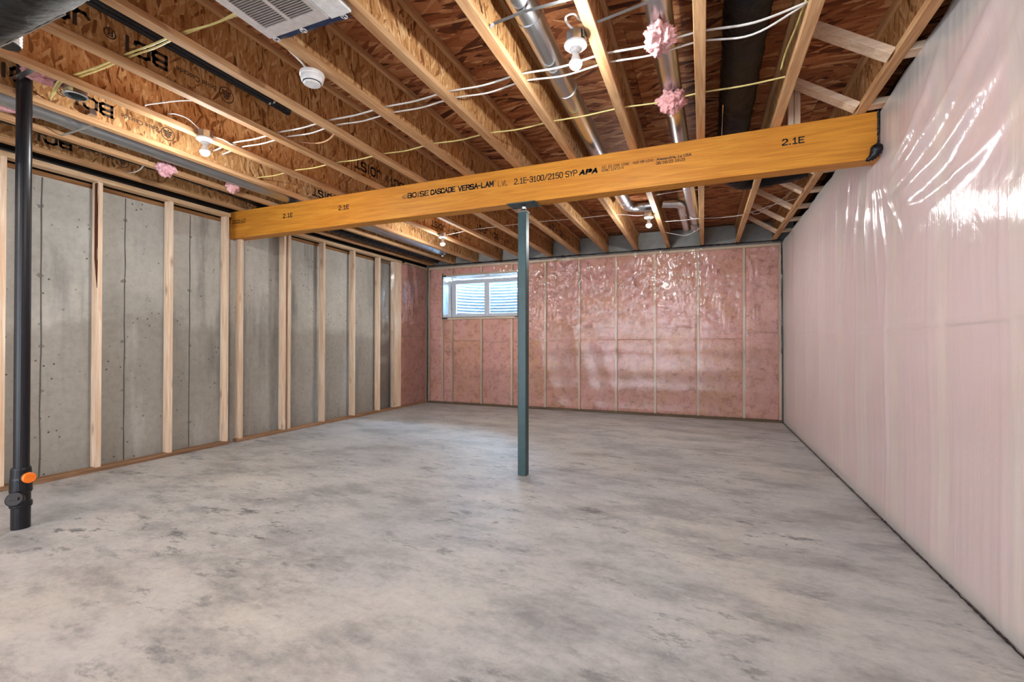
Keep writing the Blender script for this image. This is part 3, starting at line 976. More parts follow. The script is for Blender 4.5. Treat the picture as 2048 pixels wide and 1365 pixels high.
# right-hand sheet: pleats hanging from the top, drapes swept up towards the camera, one folded crease
yy = np.arange(YR + 0.02, 7.62, 0.012)
zz = np.arange(0.0, 1.0001, 1 / 210)
Yg, Vg = np.meshgrid(yy, zz)
top = np.interp(yy, [-3.2, 1.6, 2.2, 2.764, 3.3, 3.68, 4.35, 5.36, 7.62], [2.80, 2.82, 2.79, 2.73, 2.67, 2.655, 2.652, 2.63, 2.615])
top = top + 0.006 * npnoise(yy, 11, 0.8, 4)
Zg = 0.012 + (top - 0.012) * Vg
D = np.zeros_like(Yg)
t_ = np.clip((Zg - 0.9) / 1.7, 0, 1)
D += 0.0010 * npnoise(Yg + 0.02 * np.sin(3 * Zg), 21, 5, 15, 30) * (0.15 + 0.85 * t_ ** 1.5) * np.clip((Yg - 3.0) / 1.2, 0.25, 1)
D += 0.008 * npnoise(Yg * 1.0 + 0.12 * Zg, 22, 0.5, 2.2, 16) * (0.35 + 0.65 * t_)
D += 0.006 * npnoise(Zg * 0.8 + 0.3 * Yg, 23, 0.5, 1.6, 12) * 0.6
def ridge(pts, wdt, amp):
    """raised fold following a polyline in the (y, z) plane of the sheet"""
    best = np.full_like(Yg, 1e9)
    tt = np.zeros_like(Yg)
    n = len(pts) - 1
    for i in range(n):
        (a, b_), (c, d) = pts[i], pts[i + 1]
        vx, vz = c - a, d - b_
        k = np.clip(((Yg - a) * vx + (Zg - b_) * vz) / (vx * vx + vz * vz), 0, 1)
        dd = np.hypot(Yg - a - k * vx, Zg - b_ - k * vz)
        tt = np.where(dd < best, (i + k) / n, tt)
        best = np.minimum(best, dd)
    return amp * np.exp(-(best / wdt) ** 2) * np.sin(PI * np.clip(tt * 0.92 + 0.06, 0, 1)) ** 0.6
# sweeping drapes from the beam corner towards the top near the camera
D += ridge([(3.75, 2.16), (3.45, 2.10), (3.1, 2.14), (2.75, 2.26), (2.45, 2.42), (2.2, 2.6)], 0.05, 0.034)
D += ridge([(3.60, 2.02), (3.2, 1.98), (2.8, 2.05), (2.4, 2.20), (2.05, 2.42)], 0.055, 0.030)
D += ridge([(3.45, 1.92), (3.0, 1.87), (2.5, 1.93), (2.1, 2.08), (1.8, 2.3)], 0.045, 0.018)
D += ridge([(3.70, 2.28), (3.45, 2.22), (3.15, 2.28), (2.95, 2.40), (2.8, 2.6)], 0.035, 0.02)
# folds fanning down from the beam end
for (a, b_), (c, d), am, wd in (((3.72, 2.33), (3.55, 1.55), 0.03, 0.02), ((3.80, 2.33), (3.72, 1.30), 0.028, 0.022), ((3.90, 2.36), (3.95, 1.5), 0.024, 0.03),
                                ((4.05, 2.45), (4.25, 1.65), 0.022, 0.03), ((4.3, 2.5), (4.5, 1.7), 0.018, 0.025), ((3.66, 2.33), (3.30, 1.75), 0.022, 0.02), ((4.7, 2.55), (4.75, 1.3), 0.014, 0.02)):
    D += ridge([(a, b_), ((a + c) / 2 + 0.015, (b_ + d) / 2), (c, d)], wd, am * 0.65)
# long vertical fold and the horizontal packing crease
D += ridge([(3.60, 1.6), (3.55, 1.0), (3.56, 0.3)], 0.02, 0.016)
D += 0.008 * np.exp(-((Zg - (1.235 + 0.012 * np.sin(Yg * 1.3))) / 0.007) ** 2) * (0.5 + 0.5 * np.clip(4.2 - Yg, 0, 1))
# fine vertical pleats lower down
D += 0.0008 * npnoise(Yg + 0.01 * np.sin(7 * Zg), 28, 9, 18, 30) * t_ * np.clip(1.4 - np.abs(Yg - 2.6), 0, 1)
D += 0.0006 * npnoise(Yg, 25, 8, 18, 26) * np.clip(1 - np.abs(Zg - 0.35) / 0.6, 0, 1)
# crinkle field near the upper part
D += 0.0009 * npnoise(Yg * 0.7 + Zg * 0.5, 26, 4, 12, 20) * t_ * npnoise(Zg - 0.4 * Yg, 27, 0.6, 2, 10)
for y in rys:                                       # pulled tight over each stud
    D += 0.005 * np.exp(-((Yg - y) / 0.022) ** 2) * (1 - 0.6 * t_)
D = 0.012 * np.log1p(np.exp(np.clip(D + 0.008, -0.2, 0.2) / 0.012)) - 0.006
edge = np.clip((7.62 - Yg) / 0.05, 0, 1) * np.clip((top - Zg) / 0.03, 0, 1) * np.clip(Zg / 0.05, 0.1, 1)
Xg = XR - D * edge - 0.002
# the sheet is cut round the beam end
msk = ~((Yg > BY0 - 0.012) & (Yg < BY1 + 0.012) & (Zg > BZ0 - 0.01))[:-1, :-1]
sr = sheet_mesh('plastic_sheet', Xg, Yg, Zg, 'film_r', mask=msk)
tag(sr, 'hazy clear plastic sheet with draped folds covering the right wall', 'plastic sheet')

# back sheet
xx = np.arange(-4.925, 1.06, 0.010)
zz = np.arange(0.03, 2.645, 0.0105)
Xb, Zb = np.meshgrid(xx, zz)
D = 0.004 * npnoise(Xb + 0.3 * Zb, 31, 0.6, 3, 14) + 0.003 * npnoise(Zb, 32, 0.6, 3, 12)
Yg = Xb; Zg = Zb
up_ = np.clip((Zb - 1.25) / 1.0, 0, 1)
D += 0.0018 * npnoise(Xb + 0.03 * np.sin(5 * Zb), 33, 6, 20, 26) * up_ * np.clip(npnoise(Xb * 0.6 + 0.2 * Zb, 34, 0.3, 1.0, 8) + 0.4, 0, 1.5)
def crinkle2(A, B, seed, lo, hi, n=36):
    r = np.random.default_rng(seed)
    out = np.zeros_like(A)
    for _ in range(n):
        k = 2 * PI * math.exp(r.uniform(math.log(lo), math.log(hi)))
        th = r.uniform(0, 2 * PI)
        out += np.sin(k * (A * math.cos(th) + B * math.sin(th)) + r.uniform(0, 2 * PI))
    return out / math.sqrt(n / 2)
D += 0.0028 * (1 + 1.6 * np.exp(-((Xb + 2.45) / 0.5) ** 2) + 0.8 * np.exp(-((Xb + 0.3) / 0.6) ** 2)) * crinkle2(Xb, Zb, 51, 3.0, 9) * up_ ** 0.7 * np.clip(crinkle2(Xb, Zb * 0.7, 52, 0.3, 1.1, 14) * 0.6 + 0.75, 0.15, 1.8)
D += 0.0050 * np.abs(crinkle2(Xb * 1.5, Zb * 0.6, 53, 3, 8)) * up_ * np.clip(crinkle2(Xb, Zb, 54, 0.4, 1.3, 14) + 0.4, 0, 1.6)
# crumpled area right of the window and fans between studs
r_ = np.random.default_rng(8)
for k in range(70):
    x0 = r_.uniform(-3.0, -1.9); z0 = r_.uniform(1.4, 2.5)
    a = r_.normal(0.25, 0.5); ln = r_.uniform(0.1, 0.38)
    D += ridge([(x0 - math.cos(a) * ln / 2, z0 - math.sin(a) * ln / 2), (x0, z0 + r_.normal(0, .015)), (x0 + math.cos(a) * ln / 2, z0 + math.sin(a) * ln / 2)], r_.uniform(.007, .016), r_.uniform(.006, .015))
for k in range(60):
    x0 = r_.uniform(-1.9, 0.9); z0 = r_.uniform(1.45, 2.55)
    vert = r_.random() < 0.65
    a = PI / 2 + r_.normal(0, 0.12) if vert else r_.normal(0.1, 0.25)
    ln = r_.uniform(0.08, 0.30)
    D += ridge([(x0 - math.cos(a) * ln / 2, z0 - math.sin(a) * ln / 2), (x0 + r_.normal(0, .008), z0), (x0 + math.cos(a) * ln / 2, z0 + math.sin(a) * ln / 2)], r_.uniform(.006, .013), r_.uniform(.004, .010))
D += ridge([(0.585, 2.46), (0.64, 2.36), (0.67, 2.22), (0.66, 2.08)], 0.012, 0.03)
D += ridge([(-0.04, 2.34), (0.0, 2.28), (0.02, 2.2)], 0.012, 0.022)
D += 0.005 * np.exp(-((Zb - 1.195) / 0.006) ** 2)
for x in sxs:
    D -= 0.004 * np.exp(-((Xb - x) / 0.03) ** 2)
D = 0.006 * np.log1p(np.exp(np.clip(D + 0.012, -0.1, 0.1) / 0.006))
Yb_ = YB - D * np.clip((2.645 - Zb) / 0.03, 0, 1) * np.clip((Zb - 0.03) / 0.05, 0.1, 1) - 0.002
msk = ~((Xb > WX0 - 0.004) & (Xb < WX1 - 0.006) & (Zb > WZ0 - 0.004) & (Zb < WZ1 - 0.006))[:-1, :-1]
sb = sheet_mesh('plastic_sheet', Xb, Yb_, Zb, 'film_b', mask=msk)
tag(sb, 'crinkled clear plastic sheet stretched over the pink back wall', 'plastic sheet')
# sealant: irregular black lines along the top and corner, and patches at the window corners
def bead(name, pts, r, parent, seed):
    P = smoothpath(pts, 14)
    P = [p + Vector((0.003 * nz(i * .9, seed), 0, 0.006 * nz(i * .37, seed + 5))) for i, p in enumerate(P)]
    return MB().tube(P, [r * (0.6 + 0.9 * abs(nz(i * .31, seed + 9))) for i in range(len(P))], 6).build(name, 'tape', parent, loc=(0, 0, 0))
bead('sealant_line', [(x, YB - 0.008, 2.640) for x in np.linspace(-4.9, 1.05, 14)], 0.012, sb, 1)
bead('sealant_line', [(1.045, YB - 0.008, z) for z in np.linspace(2.62, 1.0, 9)], 0.006, sb, 2)
bead('sealant_line', [(-4.905, YB - 0.012, z) for z in np.linspace(2.62, 0.06, 12)], 0.005, sb, 3)
bead('sealant_line', [(1.055, y, 0.012) for y in np.linspace(7.6, 1.0, 30)], 0.006, sr, 4)
for (x0, z0, x1, z1) in ((WX0 - 0.016, WZ1 - 0.06, WX0 + 0.004, WZ1 + 0.06), (WX0, WZ1 - 0.008, WX0 + 0.07, WZ1 + 0.016), (WX0 - 0.016, WZ0 - 0.03, WX0 + 0.10, WZ0 + 0.004), (WX1 - 0.05, WZ0 - 0.02, WX1, WZ0)):
    MB().box(x0, YB - 0.012, z0, x1, YB - 0.004, z1).build('sealant_patch', 'tape', sb, bevel=0.002, loc=(0, 0, 0))
MB().box(WX0 - 0.012, YB - 0.011, WZ0, WX0 - 0.003, YB - 0.004, WZ1).build('sealant_patch', 'tape', sb, loc=(0, 0, 0))
# bead at the beam end on the right sheet
bead('sealant_line', [(1.056, BY0 - 0.012, z) for z in np.linspace(2.655, 2.40, 6)], 0.008, sr, 6)
q = MB()
P = smoothpath([(1.052, BY0 - 0.02, 2.43), (1.04, BY0 - 0.03, 2.39), (1.025, BY0 - 0.02, 2.355), (0.99, BY0 - 0.005, 2.335)], 6)
q.tube(P, [0.014, 0.02, 0.028, 0.03, 0.034, 0.032, 0.036, 0.03, 0.034, 0.026, 0.03, 0.024, 0.028, 0.02, 0.024, 0.014, 0.018, 0.01, 0.006][:len(P)], 9, wob=lambda i, k: 1 + 0.35 * nz(i * 1.3, k * 1.7))
tag(q.build('sealant_blob', 'tape', None, loc=(1.03, BY0, 2.36), smooth=True), 'shiny black sealant blob at the lower right end of the beam', 'sealant')

# left corner sheet over the last pink bay
yy = np.arange(6.30, 7.62, 0.011); zz = np.arange(0.05, 2.60, 0.0125)
Yl, Zl = np.meshgrid(yy, zz)
D = 0.004 * npnoise(Yl + 0.2 * Zl, 41, 1, 5, 14) + 0.003 * npnoise(Zl, 42, 1, 4, 12)
Yg, Zg = Yl, Zl
for k in range(26):
    y0 = r_.uniform(6.3, 7.3); z0 = r_.uniform(1.3, 2.3); a = PI / 2 + r_.normal(0, 0.5); ln = r_.uniform(.1, .4)
    D += ridge([(y0 - math.cos(a) * ln / 2, z0 - math.sin(a) * ln / 2), (y0, z0), (y0 + math.cos(a) * ln / 2, z0 + math.sin(a) * ln / 2)], r_.uniform(.01, .02), r_.uniform(.01, .02))
Xl_ = np.where(Yl < 6.79, XL - 0.06 + 0.0 * Yl, XL + 0.006) + np.clip(D + 0.004, 0, .05)
Xl_ = np.where((Yl > 6.57) & (Yl < 6.82), XL + 0.008, Xl_)
for nm, m_, lb in (('plastic_sheet', (Yl < 6.585)[:-1, :-1], 'narrow clear plastic strip hanging against concrete beside the last bare stud'),
                   ('plastic_sheet', (Yl > 6.80)[:-1, :-1], 'clear plastic sheet over pink insulation at the left wall corner')):
    tag(sheet_mesh(nm, Xl_, Yl, Zl, 'film_b', mask=m_), lb, 'plastic sheet')
# pink strip stapled on the corner post
tag(MB().box(XL + 0.004, 6.81, 2.575, XL + 0.02, 6.86, 2.605).build('sealant_patch', 'tape'), 'small black sealant dab at the top of the left corner post', 'sealant')

# ================================================================== CEILING BLOCKING on the right
def bar(p0, p1, wy_, th):
    """board laid flat between two points of one cross-section: wide in y, thick across its slope"""
    a, b_ = Vector(p0), Vector(p1)
    t = (b_ - a).normalized()
    sd_ = Vector((0, 1, 0))
    n_ = t.cross(sd_)
    vs = [p_ + sd_ * (wy_ / 2 * i) + n_ * (th / 2 * j) for p_ in (a, b_) for i in (-1, 1) for j in (-1, 1)]
    return MB().add(vs, [(0, 1, 3, 2), (4, 6, 7, 5), (0, 4, 5, 1), (2, 3, 7, 6), (0, 2, 6, 4), (1, 5, 7, 3)])
bl = [(3.035, 'nearest the camera'), (3.625, 'just in front of the beam'), (4.81, 'first past the beam'),
      (5.405, 'second past the beam'), (5.995, 'third past the beam'), (6.575, 'fourth past the beam'), (7.18, 'last before the back wall')]
for y, l in bl:
    a = bar((JX[11] + 0.075, y, 2.927), (JX[12] - 0.034, y, 2.672), 0.089, 0.038).build('brace', 'stud_x', loc=(0.72, y, 2.8), bevel=0.002)
    tag(a, 'slanted pale wood brace between the right joists, ' + l, 'brace', 'wood braces between the right joists')
    c = MB().box(JX[12] + 0.030, y - 0.044, ZJ + 0.006, 1.238, y + 0.044, ZJ + 0.044).build('blocking', 'stud_x', loc=(1.1, y, ZJ + 0.004), bevel=0.003)
    tag(c, 'short wood block between right joist and wall, ' + l, 'blocking', 'short wood blocks over the right wall')
for x, l in ((0.551, 'left'), (0.590, 'right')):
    c = MB().box(x, 3.70, ZJ, x + 0.037, 3.789, ZD).build('squash_block', 'stud_z', loc=(x, 3.72, ZJ), bevel=0.003)
    tag(c, l + ' one of two upright wood blocks standing on the beam beside the twelfth joist', 'blocking', 'upright blocks on the beam')

# ================================================================== DUCTS
def duct(name, pts, r, mat, label, cat='duct', seams=(), n=22, wob=None, parts=None, smooth=True):
    o = empty(name, pts[0], label, cat)
    P = smoothpath(pts, 6) if len(pts) > 2 else [Vector(pts[0]), Vector(pts[1])]
    MB().tube(P, r, n, wob=wob).build('pipe', mat, o, smooth=False)
    d = o.children[0].data
    for p_ in d.polygons:
        p_.use_smooth = len(p_.vertices) == 4
    for s_ in seams:
        a, b_ = s_
        MB().tube([a, b_], r + 0.0035, n).build('joint_band', mat, o)
    return o
# bay 8-9
y_el = 5.62
d1 = duct('metal_duct', [(-0.775, YR + .1, 2.775), (-0.79, 1.0, 2.775), (-0.80, 2.2, 2.775), (-0.815, 3.4, 2.775), (-0.83, 4.6, 2.775), (-0.83, 5.40, 2.775), (-0.81, 5.56, 2.775), (-0.74, 5.64, 2.775), (-0.62, 5.66, 2.775), (-0.50, 5.66, 2.775)], 0.066, 'galv',
          'shiny round metal duct between ninth and tenth joists, bending right past the beam', seams=[((-0.799, 2.14, 2.775), (-0.799, 2.19, 2.775)), ((-0.806, 2.86, 2.775), (-0.806, 2.885, 2.775)), ((-0.83, 5.30, 2.775), (-0.83, 5.34, 2.775)), ((-0.66, 5.655, 2.775), (-0.64, 5.658, 2.775))])
d2 = duct('metal_duct', [(-0.215, YR + .1, 2.785), (-0.205, 1.0, 2.785), (-0.195, 2.6, 2.785), (-0.165, 4.0, 2.785), (-0.12, 5.6, 2.785), (-0.085, 6.7, 2.78)], 0.064, 'galv',
          'shiny round metal duct between tenth and eleventh joists with pink fluff stuck on it', seams=[((-0.207, 2.20, 2.785), (-0.206, 2.24, 2.785)), ((-0.185, 3.36, 2.785), (-0.184, 3.40, 2.785)), ((-0.14, 4.95, 2.785), (-0.139, 4.99, 2.785)), ((-0.10, 6.25, 2.782), (-0.098, 6.30, 2.782))])
MB().lathe([(0.07, 0.0), (0.075, 0.03), (0.068, 0.05), (0.076, 0.08), (0.07, 0.12), (0.05, 0.16)], (-0.085, 6.68, 2.78), 18, (0.05, 1, -0.35)).build('end_elbow', 'galv', d2)
d3 = duct('metal_duct', [(-0.45, 5.62, 2.775), (-0.36, 5.66, 2.775), (-0.28, 5.70, 2.775), (-0.235, 5.80, 2.775), (-0.235, 6.1, 2.775), (-0.21, 7.0, 2.77)], 0.05, 'galv',
          'short bent metal duct coming through the joist beyond the beam, left of the straight duct', seams=[((-0.36, 5.66, 2.775), (-0.34, 5.668, 2.775))])
d4 = duct('metal_duct', [(-4.16, 0.2, 2.738), (-4.16, 3.4, 2.738), (-4.155, 5.3, 2.738), (-4.15, 6.9, 2.738)], 0.076, 'galv_dull',
          'dull grey metal duct between second and third joists near the left wall', seams=[((-4.16, 1.80, 2.738), (-4.16, 1.86, 2.738)), ((-4.16, 2.42, 2.738), (-4.16, 2.44, 2.738)), ((-4.15, 5.30, 2.738), (-4.15, 5.4, 2.738)), ((-4.15, 6.5, 2.738), (-4.15, 6.52, 2.738))])
# open round take-off between third and fourth joists
to = MB().lathe([(0.058, 2.78), (0.058, 2.70), (0.063, 2.695), (0.058, 2.69), (0.052, 2.69), (0.050, 2.78)], (-3.66, 1.63, 0), 20).build('duct_collar', 'galv', loc=(-3.66, 1.63, 2.7))
tag(to, 'open round grey metal duct collar between third and fourth joists', 'duct')
ta = MB().tube([(-3.66, 1.63, 2.775), (-3.66, 1.63, 2.955)], 0.057, 18).build('riser', 'galv_dull', to, loc=(-3.66, 1.63, 2.7))

def crink(amp, fi, fk):
    return lambda i, k: 1 + amp * nz(i * fi, k * fk, 3) + amp * 0.6 * nz(i * fi * 2.7, k * fk * 2.1, 9)
def dense(pts, step=0.02):
    P = smoothpath(pts, 10)
    out = [P[0]]
    for p_ in P[1:]:
        while (p_ - out[-1]).length > step:
            out.append(out[-1] + (p_ - out[-1]).normalized() * step)
    return out
def foil_duct(pts, r, label, amp=0.07, n=40):
    o = empty('insulated_duct', pts[0], label, 'duct')
    MB().tube(dense(pts), r, n, wob=crink(amp, 0.33, 0.28)).build('wrap', 'foil', o, smooth=True)
    return o
k1 = foil_duct([(0.205, YR + .2, 2.832), (0.205, 1.0, 2.832), (0.21, 2.4, 2.832), (0.225, 3.9, 2.826), (0.23, 4.6, 2.81), (0.28, 4.95, 2.785), (0.42, 5.08, 2.775), (0.66, 5.06, 2.78), (0.90, 5.0, 2.80)], 0.112, 'wrinkled black insulated duct right of the eleventh joist, turning right past the beam')
MB().tube([(0.128, 3.4, 2.745), (0.150, 4.6, 2.725)], 0.005, 6).build('foil_seam', 'galv', k1)
k2 = foil_duct([(-4.66, 0.3, 2.82), (-4.65, 3.0, 2.81), (-4.66, 4.2, 2.755), (-4.66, 5.4, 2.742), (-4.65, 6.4, 2.745), (-4.64, 7.5, 2.755)], 0.09, 'crinkled black insulated duct beside the leftmost joist', 0.12)
k3 = foil_duct([(-5.0, 0.86, 2.46), (-4.2, 0.84, 2.465), (-3.4, 0.825, 2.465), (-2.8, 0.82, 2.47), (-2.3, 0.82, 2.475), (-1.6, 0.80, 2.47), (-1.0, 0.7, 2.46)], 0.168, 'large black insulated duct hanging under the joists at the top left corner', 0.035, 48)
# foil tape seam of the big duct
dirn = Vector((0, math.cos(-0.65), math.sin(-0.65)))
P = dense([(-3.6, 0.825, 2.465), (-2.8, 0.82, 2.47), (-2.2, 0.82, 2.475)], 0.03)
MB().tube([p_ + Vector((0, 0.134, -0.103)) + Vector((0, 0.004 * nz(i * .8, 2), 0.004 * nz(i * .9, 4))) for i, p_ in enumerate(P)], [0.0045 + 0.003 * abs(nz(i * 1.7, 1)) for i in range(len(P))], 6).build('foil_seam', 'galv', k3)
# white ribbed collar with black opening under the big duct
rc = MB()
prof = []
for k in range(12):
    prof += [(0.062 if k % 2 else 0.058, 0.008 * k)]
rc.lathe(prof, (-3.16, 1.13, 2.60), 20)
rc_o = rc.build('ribbed_collar', 'white', loc=(-3.16, 1.13, 2.6))
tag(rc_o, 'white ribbed collar with a black open end below the large black duct', 'duct')
MB().lathe([(0.056, 2.595), (0.05, 2.60)], (-3.16, 1.13, 0), 20).build('opening', 'tape', rc_o, loc=(-3.16, 1.13, 2.6))

# two black pipes between fifth and sixth joists
for k, (dx, y1, lab) in enumerate(((0.0, 2.50, 'left one of two thin black pipes lying between fifth and sixth joists'), (0.042, 2.47, 'right one of two thin black pipes lying between fifth and sixth joists'))):
    x = -2.83 + dx
    o = empty('black_pipe', (x, YR + .3, 2.84), lab, 'pipe', 'thin black pipes in the joist bay')
    MB().tube([(x, YR + 0.3, 2.84), (x, y1, 2.84)], 0.019, 14).build('pipe', 'abs', o, smooth=False)
    MB().tube([(x, y1 - 0.03, 2.84), (x, y1 + 0.012, 2.84)], 0.022, 14).build('end_cap', 'abs', o)
    MB().tube([(x, 2.335, 2.84), (x, 2.35, 2.84)], 0.0215, 14).build('clip', 'galv', o)

# straps that hold the ducts
def strap(pts, lab, wd=0.02, t=0.0015):
    P = [Vector(p_) for p_ in pts]
    q = MB()
    vs, fs = [], []
    for p_ in P:
        vs += [p_ + Vector((0, -wd / 2, 0)), p_ + Vector((0, wd / 2, 0)), p_ + Vector((0, wd / 2, t)), p_ + Vector((0, -wd / 2, t))]
    for i in range(len(P) - 1):
        for k in range(4):
            fs.append((4 * i + k, 4 * i + (k + 1) % 4, 4 * i + 4 + (k + 1) % 4, 4 * i + 4 + k))
    fs += [(3, 2, 1, 0), tuple(range(4 * len(P) - 4, 4 * len(P)))]
    o = q.add(vs, fs).build('duct_strap', 'galv', loc=P[0])
    return tag(o, lab, 'strap', 'metal duct straps')
strap([(JX[8] + 0.031, 2.03, 2.672), (JX[8] + 0.05, 2.03, 2.688), (-0.78, 2.03, 2.703), (JX[9] - 0.05, 2.03, 2.700), (JX[9] - 0.031, 2.03, 2.690)], 'thin metal strap under the first shiny duct near the picture top')
strap([(JX[9] + 0.031, 2.20, 2.680), (-0.2, 2.20, 2.715), (JX[10] - 0.031, 2.20, 2.690)], 'thin metal strap under the second shiny duct near the picture top')
strap([(JX[1] + 0.031, 1.86, 2.66), (-4.25, 1.86, 2.6595), (-4.07, 1.86, 2.6595), (JX[2] - 0.031, 1.86, 2.662)], 'thin metal strap under the dull grey duct near the left wall')
strap([(JX[9] + 0.031, 5.05, 2.70), (-0.15, 5.05, 2.716), (JX[10] - 0.031, 5.05, 2.705)], 'thin metal strap under the second shiny duct just past the beam')
strap([(JX[2] + 0.031, 1.42, 2.74), (-3.75, 1.40, 2.71), (JX[3] - 0.031, 1.38, 2.70)], 'dark metal strap crossing the printed joist bay at the left edge', 0.03)
bk_ = MB().box(JX[2] + 0.0055, 1.79, 2.69, JX[2] + 0.075, 1.825, 2.728).build('bracket', 'galv', loc=(JX[2], 1.8, 2.7), bevel=0.003)
tag(bk_, 'small shiny metal bracket on the printed web of the third joist', 'bracket')

# ================================================================== VENT STACK on the left
vx, vy = -3.86, 1.47
vs_ = empty('drain_stack', (vx, vy, 0), 'black plastic drain stack standing on the floor at the left edge', 'pipe')
MB().tube([(vx, vy, 0), (vx, vy, 0.30)], 0.0445, 24).build('lower_pipe', 'abs', vs_)
MB().tube([(vx + 0.004, vy, 0.28), (vx - 0.005, vy, 2.95)], 0.0365, 24).build('upper_pipe', 'abs', vs_)
MB().lathe([(0.049, 0.13), (0.052, 0.135), (0.052, 0.16), (0.045, 0.165)], (vx, vy, 0), 24).build('lower_hub', 'abs', vs_)
MB().lathe([(0.046, 0.215), (0.052, 0.225), (0.050, 0.30), (0.048, 0.31), (0.047, 0.36), (0.043, 0.372), (0.038, 0.372)], (vx, vy, 0), 24).build('wye_fitting', 'abs', vs_)
ax = Vector((0.62, -0.55, 0.35)).normalized()
MB().lathe([(0.034, 0.02), (0.036, 0.062), (0.042, 0.064), (0.043, 0.082), (0.038, 0.086)], (vx, vy, 0.165), 20, ax).build('cleanout_plug', 'abs', vs_)
e_ = Vector((vx, vy, 0.165)) + ax * 0.089
q = MB()
side = ax.cross(Vector((0, 0, 1))).normalized(); upv = side.cross(ax)
q.add([e_ + side * a + upv * c + ax * d for d in (-0.004, 0.007) for a, c in ((-.02, -.008), (.02, -.008), (.02, .008), (-.02, .008))], [(0, 1, 2, 3), (7, 6, 5, 4), (0, 4, 5, 1), (1, 5, 6, 2), (2, 6, 7, 3), (3, 7, 4, 0)])
q.build('plug_lug', 'abs', vs_)
ax2 = Vector((0.90, -0.05, 0.02)).normalized()
MB().lathe([(0.026, 0.02), (0.026, 0.10)], (vx, vy, 0.318), 20, ax2).build('branch_pipe', 'abs', vs_)
c_ = MB().lathe([(0.029, 0.095), (0.031, 0.10), (0.031, 0.118), (0.027, 0.122)], (vx, vy, 0.318), 22, ax2).build('branch_cap', 'orange', vs_)
tag(c_, 'orange branch cap')

# ================================================================== LIGHT FIXTURES
def fixture(x, y, z, sgn, label):
    """octagon box on the joist side, white lampholder, bare bulb; z is the rim of the lampholder"""
    o = empty('bare_bulb_light', (x, y, z), label, 'light', 'bare bulb ceiling lights')
    MB().lathe([(0.050, z + 0.012), (0.050, z + 0.062)], (x, y, 0), 8).build('junction_box', 'galv', o)
    MB().box(x + sgn * 0.046 - 0.003, y - 0.03, z + 0.02, x + sgn * 0.046 + 0.003, y + 0.03, z + 0.075).build('bracket', 'galv', o)
    MB().lathe([(0.054, z + 0.012), (0.057, z + 0.008), (0.056, z), (0.045, z - 0.010), (0.026, z - 0.018), (0.022, z - 0.030), (0.020, z - 0.033)], (x, y, 0), 28).build('lampholder', 'white', o, smooth=False)
    zc = z - 0.086
    pr = [(0.013, z - 0.030), (0.016, z - 0.044), (0.0303, zc + 0.0029)]
    for k in range(1, 11):
        a = PI * (0.47 + 0.53 * k / 10)
        pr.append((max(0.0305 * math.sin(a), 0.001), zc + 0.0305 * math.cos(a)))
    MB().lathe(pr[:3], (x, y, 0), 20).build('bulb_neck', 'white', o)
    MB().lathe(pr[2:], (x, y, 0), 20).build('bulb', 'bulb', o, smooth=True)
    return o
L1 = (-0.578, 2.215, 2.600)
L2 = (-3.345, 2.24, 2.612)
L3 = (-3.345, 5.56, 2.615)
L4 = (-0.583, 5.60, 2.615)
fixture(*L1, 1, 'bare bulb light on the tenth joist, largest and nearest, right of the grille')
fixture(*L2, -1, 'bare bulb light on the fourth joist, on the camera side of the beam')
fixture(*L3, -1, 'bare bulb light on the fourth joist, far side of the beam above the window')
fixture(*L4, 1, 'bare bulb light on the tenth joist, far side of the beam over the pink wall')
fixture(-3.345, -1.1, 2.612, -1, 'added unseen bare bulb for fill light behind the camera, on the fourth joist')  # both bulbs behind the camera are added fill, spaced like the visible ones
fixture(-0.583, -1.1, 2.612, 1, 'added unseen bare bulb for fill light behind the camera, on the tenth joist')
MB().lathe([(0.028, 2.66), (0.03, 2.68), (0.02, 2.71), (0.03, 2.72), (0.03, 2.75)], (-4.12, 6.84, -0.03), 14).build('metal_stub', 'galv', d4)

# ================================================================== SMOKE DETECTOR
sx, sy = -2.035, 1.965
sd = empty('smoke_detector', (sx, sy, 2.60), 'round white smoke detector hanging beside the seventh joist', 'smoke detector')
MB().lathe([(0.064, 2.655), (0.066, 2.65), (0.066, 2.638), (0.062, 2.634)], (sx, sy, 0), 32).build('base', 'white', sd)
MB().lathe([(0.060, 2.635), (0.061, 2.620), (0.056, 2.606), (0.050, 2.602)], (sx, sy, 0), 32).build('body', 'white', sd)
MB().lathe([(0.050, 2.6035), (0.049, 2.5985)], (sx, sy, 0), 32).build('sensor_slot', 'tape', sd)
MB().lathe([(0.046, 2.600), (0.046, 2.594), (0.040, 2.590)], (sx, sy, 0), 28).build('face', 'white', sd)

# ================================================================== VENT GRILLE
gx0, gx1, gy0, gy1, gz = -1.955, -1.455, 1.08, 1.625, 2.622
g = empty('vent_grille', ((gx0 + gx1) / 2, (gy0 + gy1) / 2, gz), 'white louvred vent grille with navy film along its far edge, under the joists', 'vent')
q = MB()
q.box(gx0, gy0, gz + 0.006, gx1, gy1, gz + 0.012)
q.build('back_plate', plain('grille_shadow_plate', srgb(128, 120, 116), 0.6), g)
q = MB()
cols = ((gx0 + 0.045, gx0 + 0.185), (gx0 + 0.205, gx0 + 0.345))
frame(q, gx0, gx1, gy0, gy1, 0, 1, 0)
q = MB()
for (a, b_, c, d) in ((gx0, gy0, gx0 + 0.045, gy1), (gx0 + 0.185, gy0 + 0.05, gx0 + 0.205, gy1 - 0.06), (gx0 + 0.345, gy0, gx0 + 0.375, gy1), (gx0 + 0.045, gy0, gx0 + 0.345, gy0 + 0.05), (gx0 + 0.045, gy1 - 0.06, gx0 + 0.345, gy1)):
    q.box(a, b_, gz, c, d, gz + 0.007)
q.build('frame', 'grille', g)
MB().box(gx0 + 0.383, gy0, gz - 0.004, gx1, gy1 + 0.005, gz + 0.008).build('side_panel', 'white', g, bevel=0.003)
